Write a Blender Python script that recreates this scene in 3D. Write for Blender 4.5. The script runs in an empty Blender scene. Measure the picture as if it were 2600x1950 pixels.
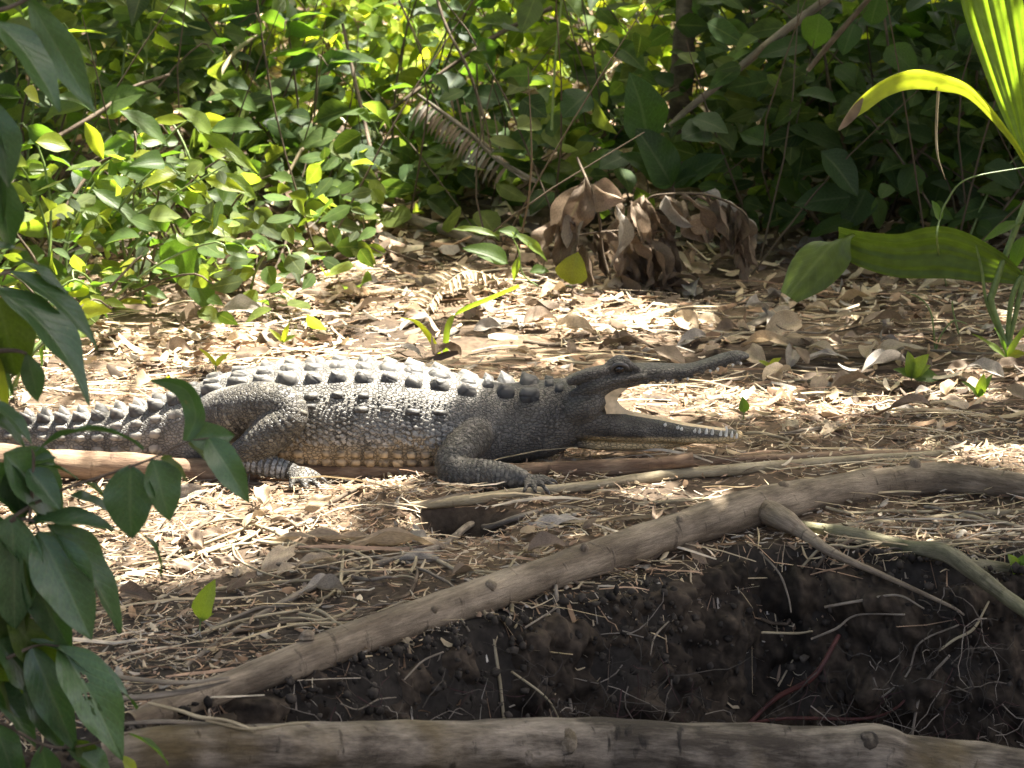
import bpy, math, random
import numpy as np
from mathutils import Vector, Matrix
random.seed(7); RNG = np.random.default_rng(11)
SC = bpy.context.scene; COL = SC.collection

# ------------------------------------------------------------------ camera, sky, sun, exposure
CD, PITCH = 7.0, math.radians(13.0)
CT, ST = math.cos(PITCH), math.sin(PITCH)
CAM = np.array([1.3, -CD*CT, 0.21 + CD*ST])
cam_data = bpy.data.cameras.new('camera'); cam = bpy.data.objects.new('camera', cam_data); COL.objects.link(cam)
cam.location = CAM; cam.rotation_euler = (math.pi/2 - PITCH, 0, 0)
cam_data.sensor_width = 36; cam_data.lens = 36*CD/2.6; cam_data.clip_start = .05; cam_data.clip_end = 400
cam_data.dof.use_dof = True; cam_data.dof.focus_distance = 6.9; cam_data.dof.aperture_fstop = 7.5
SC.camera = cam

SUN_EL, SUN_H = math.radians(66), np.array([.8, .6])      # towards the sun, on the ground plane
world = bpy.data.worlds.new('World'); SC.world = world; world.use_nodes = True
wn = world.node_tree.nodes; sky = wn.new('ShaderNodeTexSky'); sky.sky_type = 'NISHITA'; sky.sun_disc = False
sky.air_density = .5; sky.dust_density = 8.0; sky.ozone_density = .2; sky.sun_elevation = SUN_EL; sky.sun_rotation = math.atan2(SUN_H[0], SUN_H[1])
world.node_tree.links.new(sky.outputs[0], wn['Background'].inputs[0]); wn['Background'].inputs[1].default_value = .102
sun_data = bpy.data.lights.new('sun', 'SUN'); sun = bpy.data.objects.new('sun', sun_data); COL.objects.link(sun)
sun_data.energy = 5.0; sun_data.angle = math.radians(.53); sun_data.color = (1, .955, .88)
SUN_DIR = Vector((SUN_H[0]*math.cos(SUN_EL), SUN_H[1]*math.cos(SUN_EL), math.sin(SUN_EL)))
sun.rotation_euler = SUN_DIR.to_track_quat('Z', 'Y').to_euler(); sun.location = SUN_DIR*20
SC.view_settings.view_transform = 'Standard'; SC.view_settings.look = 'None'
SC.view_settings.exposure = 2.55; SC.view_settings.gamma = 1
SC.render.engine = 'CYCLES'; SC.cycles.use_denoising = True
SC.cycles.max_bounces = 6; SC.cycles.diffuse_bounces = 3; SC.cycles.transmission_bounces = 4; SC.cycles.transparent_max_bounces = 4
SC.cycles.sample_clamp_indirect = 6

# ------------------------------------------------------------------ measuring helpers
def ray(px, py):
    u, v = (px-1300)/7000, -(py-975)/7000
    return np.array([u, CT + v*ST, -ST + v*CT])
def P(px, py, Y):                                    # the point of the upright plane y = Y seen at a photograph position
    d = ray(px, py); t = (Y - CAM[1])/d[1]
    return CAM + d*t
def mm(Y): return (Y - CAM[1])/CT/7000               # metres for one photograph pixel at depth Y
def sstep(a, b, x): t = np.clip((x-a)/(b-a), 0, 1); return t*t*(3-2*t)
_ph = RNG.uniform(0, 6.28, (40, 2)); _fr = RNG.normal(0, 1, (40, 2))
def noise2(x, y, f=1., k=0, n=8):
    s = 0
    for i in range(n):
        a = _fr[(i+k) % 40]; a = a/np.hypot(*a)*(.6+.9*i/n)
        s = s + np.sin(f*(a[0]*x + a[1]*y) + _ph[(i+k) % 40][0])
    return s/math.sqrt(n)
EDGE_X = np.array([-60, 0, .45, .8, 1.3, 1.75, 2.1, 2.6, 3.2, 60.]); EDGE_Y = np.array([-2.0, -1.9, -1.74, -1.5, -1.1, -.82, -.74, -.84, -.95, -.95])
DROP_X = np.array([-60, .3, .8, 1.3, 1.8, 60.]); DROP_Z = np.array([.25, .25, .33, .46, .52, .52])
def gz(x, y):
    x = np.asarray(x, float); y = np.asarray(y, float)
    ye = np.interp(x, EDGE_X, EDGE_Y) + .05*noise2(x, y*.2, 9, 3) + .02*noise2(x, y, 31, 9)
    top = -.07*np.clip(-.35-y, 0, 2) + .13*np.clip(y-2.6, 0, 9) + .02*np.clip(y-11.6, 0, 400)
    top = top + .012*noise2(x, y, 4, 1) + .007*noise2(x, y, 13, 5) + .004*noise2(x, y, 40, 11)
    d = ye - y                                       # >0 in front of the bank edge
    dr = np.interp(x, DROP_X, DROP_Z)
    k = sstep(-.03, .2, d)
    face = k*(1-sstep(.3, .8, d))
    z = top - dr*k - .06*np.clip(d-.2, 0, 3) + face*(.045*noise2(x, y*1.5, 10, 17) + .02*noise2(x, y, 37, 23))
    z = z - .30*np.exp(-(((x-1.19)/.085)**2 + ((y+.48)/.07)**2)*1.2)*(1+.25*noise2(x, y, 30, 2)) - .03*np.exp(-(((x-.42)/.12)**2 + ((y+.33)/.08)**2))
    return np.maximum(z, -3.0)
def G(px, py, h=0.):                                 # the point where the view ray meets the ground, raised by h
    d = ray(px, py); t = np.arange(4.3, 16, .008); q = CAM + t[:, None]*d; k = q[:, 2] <= gz(q[:, 0], q[:, 1]) + h
    return q[int(np.argmax(k))] if k.any() else q[-1]

# ------------------------------------------------------------------ objects and meshes
def mesh_np(name, V, F, mat=None, smooth=True, uv=None, col=None):
    V = np.asarray(V, np.float32); F = np.asarray(F, np.int32); k = F.shape[1]
    me = bpy.data.meshes.new(name); me.vertices.add(len(V)); me.vertices.foreach_set('co', V.ravel())
    me.loops.add(F.size); me.loops.foreach_set('vertex_index', F.ravel())
    me.polygons.add(len(F)); me.polygons.foreach_set('loop_start', np.arange(0, F.size, k, dtype=np.int32))
    me.update(calc_edges=True)
    if smooth: me.polygons.foreach_set('use_smooth', np.ones(len(F), bool))
    if uv is not None:
        l = me.uv_layers.new(name='UVMap'); l.data.foreach_set('uv', np.asarray(uv, np.float32)[F.ravel()].ravel())
    if col is not None:
        a = me.color_attributes.new('Col', 'FLOAT_COLOR', 'POINT'); c = np.ones((len(V), 4), np.float32); c[:, :3] = col
        a.data.foreach_set('color', c.ravel())
    if mat: me.materials.append(mat)
    me.validate(); return me
def obj(name, me, parent=None, loc=None):
    o = bpy.data.objects.new(name, me); COL.objects.link(o)
    if parent is not None:
        o.parent = parent
    if loc is not None: o.location = loc
    return o
def tag(o, label=None, cat=None, group=None, kind=None):
    if label: o['label'] = label
    if cat: o['category'] = cat
    if group: o['group'] = group
    if kind: o['kind'] = kind
    return o
def thing(name, label, cat, loc, group=None):
    o = bpy.data.objects.new(name, None); COL.objects.link(o); o.location = loc; o.empty_display_size = .05
    return tag(o, label, cat, group)
def part(name, V, F, mat, parent=None, **kw):        # world-space vertices, stored relative to the parent's base
    V = np.asarray(V, float)
    off = np.array(parent.location) if parent is not None else np.zeros(3)
    if parent is not None and parent.parent is not None: off = off + np.array(parent.parent.location)
    return obj(name, mesh_np(name, V-off, F, mat, **kw), parent)

def smooth_path(pts, n):
    pts = np.asarray(pts, float); m = len(pts)
    e = np.vstack([2*pts[0]-pts[1], pts, 2*pts[-1]-pts[-2]])
    out = []
    for t in np.linspace(0, m-1, n):
        i = min(int(t), m-2); f = t-i; a, b, c, d = e[i], e[i+1], e[i+2], e[i+3]
        out.append(.5*((2*b) + (c-a)*f + (2*a-5*b+4*c-d)*f*f + (3*b-a-3*c+d)*f**3))
    return np.array(out)
def tube(pts, radii, n=24, sides=10, rough=0., seed=0, flat=1., freq=9., cap=True):
    q = np.column_stack([np.asarray(pts, float), np.asarray(radii, float)]); q = smooth_path(q, n)
    c, r = q[:, :3], np.maximum(q[:, 3], .0004)
    tg = np.gradient(c, axis=0); tg /= np.linalg.norm(tg, axis=1)[:, None]
    up = np.array([0, 0, 1.]) if abs(tg[0][2]) < .9 else np.array([1., 0, 0])
    V = []; TCo = []; a = np.linspace(0, 2*math.pi, sides, endpoint=False)
    rs = np.random.default_rng(seed); ph = rs.uniform(0, 6.28, 6); L = np.concatenate([[0], np.cumsum(np.linalg.norm(np.diff(c, axis=0), axis=1))])
    for i in range(n):
        s = np.cross(tg[i], up); s /= np.linalg.norm(s); up = np.cross(s, tg[i])
        rr = r[i]*(1 + rough*(.5*np.sin(freq*L[i]+ph[0]+a) + .4*np.sin(2.3*freq*L[i]+ph[1]+2*a) + .35*np.sin(4.1*freq*L[i]+ph[2]+3*a) + .25*np.sin(9*freq*L[i]+ph[3]+2*a)))
        TCo.append(np.column_stack([np.full(sides, L[i]+seed*.37), np.cos(a)*r[i], np.sin(a)*r[i]]))
        V.append(c[i] + np.outer(np.cos(a)*rr, s) + np.outer(np.sin(a)*rr*flat, up))
    V = np.vstack(V); TCo = np.vstack(TCo); F = []
    for i in range(n-1):
        for j in range(sides):
            k = (j+1) % sides
            F.append((i*sides+j, i*sides+k, (i+1)*sides+k, (i+1)*sides+j))
    if cap:
        for i0 in (0, (n-1)*sides):
            ci = len(V); V = np.vstack([V, V[i0:i0+sides].mean(0)]); TCo = np.vstack([TCo, TCo[i0:i0+sides].mean(0)])
            for j in range(sides): F.append((ci, i0+j, i0+(j+1) % sides, ci) if False else (i0+j, i0+(j+1) % sides, ci, ci))
    tube.tc = TCo
    return V, F
def tube_mesh(name, V, F, mat):
    me = bpy.data.meshes.new(name); me.from_pydata([tuple(v) for v in V], [], [tuple(dict.fromkeys(f)) for f in F])
    me.polygons.foreach_set('use_smooth', np.ones(len(me.polygons), bool))
    if len(tube.tc) == len(V): me.attributes.new('along', 'FLOAT_VECTOR', 'POINT').data.foreach_set('vector', tube.tc.astype(np.float32).ravel())
    if mat: me.materials.append(mat)
    return me
def tube_part(name, pts, radii, mat, parent=None, **kw):
    V, F = tube(pts, radii, **kw)
    off = np.zeros(3); p = parent
    while p is not None: off = off + np.array(p.location); p = p.parent
    return obj(name, tube_mesh(name, V-off, F, mat), parent)

# ------------------------------------------------------------------ materials
def nodes(name):
    m = bpy.data.materials.new(name); m.use_nodes = True
    return m, m.node_tree.nodes, m.node_tree.links, m.node_tree.nodes['Principled BSDF']
def N(n, t, **kw):
    x = n.new(t)
    for k, v in kw.items(): setattr(x, k, v)
    return x
def ramp(n, stops):
    r = n.new('ShaderNodeValToRGB'); e = r.color_ramp.elements
    while len(e) < len(stops): e.new(.5)
    for i, (p, c) in enumerate(stops): e[i].position = p; e[i].color = (*c, 1)
    return r
def leaf_mat(name, c0, c1, trans, tfac=.4, rough=.38, vein=.35, spec=.5, attr=False, spots=0.):
    m, n, l, b = nodes(name)
    if attr:
        src = N(n, 'ShaderNodeAttribute', attribute_name='Col').outputs['Color']; tsrc = src
        base = src
    else:
        oi = N(n, 'ShaderNodeObjectInfo'); r = ramp(n, [(0, c0), (1, c1)]); l.new(oi.outputs['Random'], r.inputs[0]); base = r.outputs[0]
    tc = N(n, 'ShaderNodeTexCoord'); sp = N(n, 'ShaderNodeSeparateXYZ'); l.new(tc.outputs['UV'], sp.inputs[0])
    u = N(n, 'ShaderNodeMath', operation='SUBTRACT'); u.inputs[1].default_value = .5; l.new(sp.outputs[0], u.inputs[0])
    au = N(n, 'ShaderNodeMath', operation='ABSOLUTE'); l.new(u.outputs[0], au.inputs[0])
    mid = N(n, 'ShaderNodeMapRange'); mid.inputs[1].default_value = .012; mid.inputs[2].default_value = .05; mid.inputs[3].default_value = 1; mid.inputs[4].default_value = 0
    l.new(au.outputs[0], mid.inputs[0])
    a1 = N(n, 'ShaderNodeMath', operation='MULTIPLY_ADD'); a1.inputs[1].default_value = -.55; l.new(au.outputs[0], a1.inputs[0]); l.new(sp.outputs[1], a1.inputs[2])
    fr = N(n, 'ShaderNodeMath', operation='PINGPONG'); fr.inputs[1].default_value = .05; l.new(a1.outputs[0], fr.inputs[0])
    lat = N(n, 'ShaderNodeMapRange'); lat.inputs[1].default_value = 0; lat.inputs[2].default_value = .012; lat.inputs[3].default_value = .45; lat.inputs[4].default_value = 0
    l.new(fr.outputs[0], lat.inputs[0])
    vs = N(n, 'ShaderNodeMath', operation='MAXIMUM'); l.new(mid.outputs[0], vs.inputs[0]); l.new(lat.outputs[0], vs.inputs[1])
    vm = N(n, 'ShaderNodeMath', operation='MULTIPLY'); vm.inputs[1].default_value = vein; l.new(vs.outputs[0], vm.inputs[0])
    nz = N(n, 'ShaderNodeTexNoise'); nz.inputs['Scale'].default_value = 28; nz.inputs['Detail'].default_value = 4; l.new(tc.outputs['Object'], nz.inputs['Vector'])
    hs = N(n, 'ShaderNodeHueSaturation'); l.new(base, hs.inputs['Color'])
    vr = N(n, 'ShaderNodeMapRange'); vr.inputs[1].default_value = .3; vr.inputs[2].default_value = .7; vr.inputs[3].default_value = .72; vr.inputs[4].default_value = 1.25
    l.new(nz.outputs[0], vr.inputs[0]); l.new(vr.outputs[0], hs.inputs['Value'])
    mx = N(n, 'ShaderNodeMix', data_type='RGBA'); l.new(vm.outputs[0], mx.inputs[0]); l.new(hs.outputs[0], mx.inputs[6])
    lt = N(n, 'ShaderNodeMix', data_type='RGBA'); lt.inputs[0].default_value = .35; l.new(hs.outputs[0], lt.inputs[6]); lt.inputs[7].default_value = (.45, .5, .22, 1)
    l.new(lt.outputs[2], mx.inputs[7])
    colr = mx.outputs[2]
    if spots > 0:
        n2 = N(n, 'ShaderNodeTexNoise'); n2.inputs['Scale'].default_value = 45; n2.inputs['Detail'].default_value = 2; l.new(tc.outputs['Object'], n2.inputs['Vector'])
        sr = N(n, 'ShaderNodeMapRange'); sr.inputs[1].default_value = .66; sr.inputs[2].default_value = .72; sr.inputs[4].default_value = spots; l.new(n2.outputs[0], sr.inputs[0])
        ms = N(n, 'ShaderNodeMix', data_type='RGBA'); l.new(sr.outputs[0], ms.inputs[0]); l.new(colr, ms.inputs[6]); ms.inputs[7].default_value = (.16, .10, .04, 1); colr = ms.outputs[2]
    l.new(colr, b.inputs['Base Color']); b.inputs['Roughness'].default_value = rough; b.inputs['Specular IOR Level'].default_value = spec
    bp = N(n, 'ShaderNodeBump'); bp.inputs['Strength'].default_value = .35; bp.inputs['Distance'].default_value = .002; l.new(vs.outputs[0], bp.inputs['Height']); bp.invert = True
    l.new(bp.outputs[0], b.inputs['Normal'])
    tr = N(n, 'ShaderNodeBsdfTranslucent')
    if attr:
        bm = N(n, 'ShaderNodeMix', data_type='RGBA', blend_type='MULTIPLY'); bm.inputs[0].default_value = 1; l.new(colr, bm.inputs[6]); bm.inputs[7].default_value = (3.3, 3.1, 1.0, 1); l.new(bm.outputs[2], tr.inputs[0])
    elif trans is None: l.new(colr, tr.inputs[0])
    else:
        tm = N(n, 'ShaderNodeMix', data_type='RGBA', blend_type='MULTIPLY'); tm.inputs[0].default_value = .6
        tm.inputs[6].default_value = (*trans, 1); vv = N(n, 'ShaderNodeCombineColor')
        for i in range(3): l.new(vr.outputs[0], vv.inputs[i])
        l.new(vv.outputs[0], tm.inputs[7]); l.new(tm.outputs[2], tr.inputs[0])
    ms = N(n, 'ShaderNodeMixShader'); ms.inputs[0].default_value = tfac; l.new(b.outputs[0], ms.inputs[1]); l.new(tr.outputs[0], ms.inputs[2])
    l.new(ms.outputs[0], n['Material Output'].inputs[0]); return m
def wood_mat(name, dark, light, scale=(3, 18, 18), rough=.8, moss=None, bump=.5, cracks=.5, axis_scale=1.):
    m, n, l, b = nodes(name); tc = N(n, 'ShaderNodeAttribute', attribute_name='along'); mp = N(n, 'ShaderNodeMapping'); mp.inputs['Scale'].default_value = scale; l.new(tc.outputs['Vector'], mp.inputs[0])
    a = N(n, 'ShaderNodeTexNoise'); a.inputs['Scale'].default_value = 2.2; a.inputs['Detail'].default_value = 8; a.inputs['Roughness'].default_value = .65; l.new(mp.outputs[0], a.inputs[0])
    c = N(n, 'ShaderNodeTexNoise'); c.inputs['Scale'].default_value = 9; c.inputs['Detail'].default_value = 5; l.new(tc.outputs['Vector'], c.inputs[0])
    ad = N(n, 'ShaderNodeMath', operation='MULTIPLY_ADD'); ad.inputs[1].default_value = .6; l.new(c.outputs[0], ad.inputs[0]); l.new(a.outputs[0], ad.inputs[2])
    r = ramp(n, [(.0, dark), (.35, dark), (.62, tuple(.5*(x+y) for x, y in zip(dark, light))), (.95, light)])
    mr = N(n, 'ShaderNodeMapRange'); mr.inputs[1].default_value = .45; mr.inputs[2].default_value = 1.15; l.new(ad.outputs[0], mr.inputs[0]); l.new(mr.outputs[0], r.inputs[0])
    col = r.outputs[0]
    # dark short cross cracks and spots
    mp2 = N(n, 'ShaderNodeMapping'); mp2.inputs['Scale'].default_value = (34, 11, 11); l.new(tc.outputs['Vector'], mp2.inputs[0])
    k = N(n, 'ShaderNodeTexNoise'); k.inputs['Scale'].default_value = 1.4; k.inputs['Detail'].default_value = 3; l.new(mp2.outputs[0], k.inputs[0])
    kr = N(n, 'ShaderNodeMapRange'); kr.inputs[1].default_value = .62; kr.inputs[2].default_value = .72; kr.inputs[4].default_value = cracks; l.new(k.outputs[0], kr.inputs[0])
    mk = N(n, 'ShaderNodeMix', data_type='RGBA'); l.new(kr.outputs[0], mk.inputs[0]); l.new(col, mk.inputs[6]); mk.inputs[7].default_value = (*[x*.35 for x in dark], 1); col = mk.outputs[2]
    if moss:
        mo = N(n, 'ShaderNodeTexNoise'); mo.inputs['Scale'].default_value = 3.3; mo.inputs['Detail'].default_value = 6; l.new(tc.outputs['Vector'], mo.inputs[0])
        rr = N(n, 'ShaderNodeMapRange'); rr.inputs[1].default_value = .5; rr.inputs[2].default_value = .66; rr.inputs[4].default_value = .75; l.new(mo.outputs[0], rr.inputs[0])
        mm_ = N(n, 'ShaderNodeMix', data_type='RGBA'); l.new(rr.outputs[0], mm_.inputs[0]); l.new(col, mm_.inputs[6]); mm_.inputs[7].default_value = (*moss, 1); col = mm_.outputs[2]
    l.new(col, b.inputs['Base Color']); b.inputs['Roughness'].default_value = rough; b.inputs['Specular IOR Level'].default_value = .3
    fn = N(n, 'ShaderNodeTexNoise'); fn.inputs['Scale'].default_value = 14; fn.inputs['Detail'].default_value = 8; fn.inputs['Roughness'].default_value = .75; l.new(mp.outputs[0], fn.inputs[0])
    fs = N(n, 'ShaderNodeMapRange'); fs.inputs[1].default_value = .25; fs.inputs[2].default_value = .75; fs.inputs[3].default_value = .5; fs.inputs[4].default_value = 1.4; l.new(fn.outputs[0], fs.inputs[0])
    fv = N(n, 'ShaderNodeHueSaturation'); l.new(col, fv.inputs['Color']); l.new(fs.outputs[0], fv.inputs['Value']); l.new(fv.outputs[0], b.inputs['Base Color'])
    fa = N(n, 'ShaderNodeMath', operation='MULTIPLY_ADD'); fa.inputs[1].default_value = .8; l.new(fn.outputs[0], fa.inputs[0]); l.new(ad.outputs[0], fa.inputs[2])
    hs = N(n, 'ShaderNodeMath', operation='SUBTRACT'); l.new(fa.outputs[0], hs.inputs[0]); l.new(kr.outputs[0], hs.inputs[1])
    bp = N(n, 'ShaderNodeBump'); bp.inputs['Strength'].default_value = bump; bp.inputs['Distance'].default_value = .006; l.new(hs.outputs[0], bp.inputs['Height']); l.new(bp.outputs[0], b.inputs['Normal'])
    return m
def col_mat(name, rough=.85, trans=0., spec=.25, bump=0., noise=30.):
    m, n, l, b = nodes(name); a = N(n, 'ShaderNodeAttribute', attribute_name='Col'); tc = N(n, 'ShaderNodeTexCoord')
    nz = N(n, 'ShaderNodeTexNoise'); nz.inputs['Scale'].default_value = noise; nz.inputs['Detail'].default_value = 5; l.new(tc.outputs['Object'], nz.inputs['Vector'])
    vr = N(n, 'ShaderNodeMapRange'); vr.inputs[1].default_value = .3; vr.inputs[2].default_value = .7; vr.inputs[3].default_value = .65; vr.inputs[4].default_value = 1.3; l.new(nz.outputs[0], vr.inputs[0])
    hs = N(n, 'ShaderNodeHueSaturation'); l.new(a.outputs['Color'], hs.inputs['Color']); l.new(vr.outputs[0], hs.inputs['Value'])
    l.new(hs.outputs[0], b.inputs['Base Color']); b.inputs['Roughness'].default_value = rough; b.inputs['Specular IOR Level'].default_value = spec
    if bump:
        bp = N(n, 'ShaderNodeBump'); bp.inputs['Strength'].default_value = bump; bp.inputs['Distance'].default_value = .003; l.new(nz.outputs[0], bp.inputs['Height']); l.new(bp.outputs[0], b.inputs['Normal'])
    if trans:
        t = N(n, 'ShaderNodeBsdfTranslucent'); l.new(hs.outputs[0], t.inputs[0]); ms = N(n, 'ShaderNodeMixShader'); ms.inputs[0].default_value = trans
        l.new(b.outputs[0], ms.inputs[1]); l.new(t.outputs[0], ms.inputs[2]); l.new(ms.outputs[0], n['Material Output'].inputs[0])
    return m
def plain_mat(name, c, rough=.5, spec=.5):
    m, n, l, b = nodes(name); tc = N(n, 'ShaderNodeTexCoord'); nz = N(n, 'ShaderNodeTexNoise'); nz.inputs['Scale'].default_value = 60; l.new(tc.outputs['Object'], nz.inputs['Vector'])
    r = ramp(n, [(.3, tuple(x*.75 for x in c)), (.7, tuple(min(1, x*1.2) for x in c))]); l.new(nz.outputs[0], r.inputs[0]); l.new(r.outputs[0], b.inputs['Base Color'])
    b.inputs['Roughness'].default_value = rough; b.inputs['Specular IOR Level'].default_value = spec; return m

M = {}
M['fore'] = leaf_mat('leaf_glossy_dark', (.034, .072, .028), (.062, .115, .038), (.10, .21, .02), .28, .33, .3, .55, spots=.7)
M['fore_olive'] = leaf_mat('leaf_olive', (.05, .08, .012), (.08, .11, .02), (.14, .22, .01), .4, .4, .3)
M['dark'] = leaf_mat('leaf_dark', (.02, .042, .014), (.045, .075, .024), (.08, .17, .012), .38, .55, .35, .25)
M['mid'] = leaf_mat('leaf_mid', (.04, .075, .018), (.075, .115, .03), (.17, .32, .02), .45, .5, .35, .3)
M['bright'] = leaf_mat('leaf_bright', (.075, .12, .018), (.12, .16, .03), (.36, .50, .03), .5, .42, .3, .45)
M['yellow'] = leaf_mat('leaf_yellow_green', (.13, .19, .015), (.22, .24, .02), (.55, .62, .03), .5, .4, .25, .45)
M['palm_shaded'] = leaf_mat('palm_blade_shaded', (.05, .085, .018), (.065, .10, .022), (.12, .19, .012), .3, .5, .12, .3)  # darker copy of the palm blade, shade on the broad leaf painted in
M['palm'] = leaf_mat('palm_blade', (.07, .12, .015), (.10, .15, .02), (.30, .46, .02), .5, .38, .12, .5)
M['dead'] = leaf_mat('leaf_dead_brown', (.12, .082, .052), (.28, .21, .145), None, .22, .7, .25, .3)
M['dead_dark'] = leaf_mat('leaf_dead_dark', (.06, .043, .028), (.14, .10, .068), None, .15, .7, .25, .3)
M['dead_pale'] = leaf_mat('leaf_dead_tan', (.36, .26, .15), (.50, .40, .27), None, .25, .65, .2, .35)
M['dead_grey'] = leaf_mat('leaf_dead_grey', (.22, .19, .15), (.36, .32, .27), None, .2, .7, .2, .3)
M['branch'] = wood_mat('bark_smooth_grey', (.15, .112, .07), (.44, .35, .235), (2.5, 16, 16), .75, None, .8, .6)
M['log'] = wood_mat('bark_log', (.05, .038, .024), (.36, .30, .22), (2.5, 12, 12), .75, (.12, .085, .03), .8, .85)
M['brownlog'] = wood_mat('bark_brown', (.14, .085, .05), (.40, .28, .17), (3, 20, 20), .8, None, .5, .5)
M['stick'] = wood_mat('stick_tan', (.26, .21, .12), (.50, .42, .27), (4, 30, 30), .7, None, .3, .35)
M['mossy'] = wood_mat('bark_mossy', (.10, .09, .045), (.33, .29, .18), (3, 20, 20), .75, (.13, .14, .05), .5, .5)
M['grey'] = wood_mat('stick_grey', (.13, .105, .075), (.36, .30, .22), (4, 30, 30), .8, None, .4, .4)
M['twig'] = wood_mat('twig_brown', (.07, .05, .03), (.20, .15, .10), (8, 30, 30), .8, None, .4, .3)
M['trunk'] = wood_mat('trunk_bark', (.09, .065, .045), (.26, .20, .14), (10, 10, 2.5), .85, None, .7, .5)
M['redroot'] = wood_mat('root_red', (.05, .018, .014), (.15, .05, .035), (6, 30, 30), .6, None, .4, .3)
M['stem'] = plain_mat('stem_green', (.14, .20, .05), .45)
M['chips'] = col_mat('wood_litter', .8, .12, .3)
M['crown'] = leaf_mat('crown_leaf', (.03, .06, .015), (.07, .11, .03), None, .42, .6, .3, .15, attr=True)

# ------------------------------------------------------------------ the ground with its eroded bank
def axis(a, b, fine, lo, hi):
    core = np.arange(a, b, fine); o = []; s = fine; x = a
    while x > lo: s *= 1.35; x -= s; o.append(x)
    left = np.array(o[::-1]); o = []; s = fine; x = core[-1]
    while x < hi: s *= 1.35; x += s; o.append(x)
    return np.concatenate([left, core, np.array(o)])
gx, gy = axis(-.7, 3.3, .0165, -90, 90), axis(-2.4, 3.2, .0165, -90, 120)
GX, GY = np.meshgrid(gx, gy); GZ = gz(GX, GY)
fine = (np.abs(GX-1.3) < 2.2) & (GY > -2.5) & (GY < 3.4)
GZ = GZ + fine*RNG.normal(0, .0022, GZ.shape)
dE = np.interp(GX, EDGE_X, EDGE_Y)-GY; fc_ = 0*dE          # the bank face is lumpy
GYd = GY + fc_*(.045*noise2(GX, GZ, 13, 30)+.028*noise2(GX, GZ, 31, 33)+.014*noise2(GX, GZ, 75, 36)); GXd = GX + fc_*(.02*noise2(GX, GZ, 24, 25)+.010*noise2(GX, GZ, 66, 27))
V = np.column_stack([GXd.ravel(), GYd.ravel(), GZ.ravel()]); nx = len(gx)
I = np.arange(len(V)).reshape(GX.shape); F = np.column_stack([I[:-1, :-1].ravel(), I[:-1, 1:].ravel(), I[1:, 1:].ravel(), I[1:, :-1].ravel()])
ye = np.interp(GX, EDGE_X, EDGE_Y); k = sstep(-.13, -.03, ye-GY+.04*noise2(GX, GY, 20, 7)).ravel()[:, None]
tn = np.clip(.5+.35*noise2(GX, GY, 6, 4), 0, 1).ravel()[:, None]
topc = np.array([.062, .044, .029])*(1-tn) + np.array([.155, .108, .066])*tn; fs_ = sstep(.55, 1.25, -GY).ravel()[:, None]; topc = topc*(1-fs_) + np.array([.045, .036, .026])*fs_  # soil towards the front is darkened, its shade painted into the colour
k = np.maximum(k, np.exp(-(((GX-1.19)/.12)**4 + ((GY+.48)/.095)**4)).ravel()[:, None]); gc = topc*(1-k) + np.array([.03, .025, .019])*k; gc = gc*(1-.65*np.exp(-(((GX-1.19)/.10)**2 + ((GY+.48)/.08)**2)).ravel()[:, None])  # pit soil darkened as well, the shadow in the hollow is painted
M['ground'] = col_mat('forest_soil', .92, 0, .2, .9, 55)
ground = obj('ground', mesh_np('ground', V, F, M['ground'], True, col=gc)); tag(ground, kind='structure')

# the crumbly earth of the bank face, one lumpy sheet before the slope
from mathutils import noise as NZ
bxs = np.arange(.1, 3.3, .0085); bds = np.concatenate([np.arange(-.035, .24, .0045), np.arange(.24, .62, .012)]); BX, BD = np.meshgrid(bxs, bds)
BY = np.interp(BX, EDGE_X, EDGE_Y) + .05*noise2(BX, 0*BX, 9, 3) - BD; BZ = -.07*np.clip(-.35-BY, 0, 2) - np.interp(BX, DROP_X, DROP_Z)*sstep(-.03, .2, BD) - .06*np.clip(BD-.2, 0, 3)
Bp = np.stack([BX, BY, BZ], -1); nb = np.cross(np.gradient(Bp, axis=1), np.gradient(Bp, axis=0)); nb /= np.linalg.norm(nb, axis=-1, keepdims=True); nb = np.where(nb[..., 2:3] < 0, -nb, nb)
hh_ = np.empty(BX.shape); cl_ = np.empty(BX.shape)
for a_ in range(BX.shape[0]):
    for b_ in range(BX.shape[1]):
        v_ = Vector(Bp[a_, b_]); d1 = NZ.voronoi(v_*9)[0][0]; d2 = NZ.voronoi(v_*26+Vector((5, 1, 2)))[0][0]; f1 = NZ.fractal(v_*14, .6, 2.1, 6); hh_[a_, b_] = .105*(.5-d1)+.045*(.45-d2)+.036*f1; cl_[a_, b_] = NZ.fractal(v_*7+Vector((9, 0, 0)), .8, 2, 4)
fade = np.clip((BD+.035)/.05, 0, 1)*np.clip((.62-BD)/.1, 0, 1); Bq = Bp + nb*((.022+hh_)*fade - .03*(1-fade))[..., None]
I = np.arange(BX.size).reshape(BX.shape); F = np.column_stack([I[:-1, :-1].ravel(), I[1:, :-1].ravel(), I[1:, 1:].ravel(), I[:-1, 1:].ravel()])
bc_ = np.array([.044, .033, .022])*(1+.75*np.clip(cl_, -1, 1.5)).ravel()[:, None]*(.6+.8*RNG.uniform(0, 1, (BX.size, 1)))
tag(obj('earth_bank', mesh_np('earth_bank', Bq.reshape(-1, 3), F, M['ground'], True, col=bc_)), kind='structure')

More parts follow.
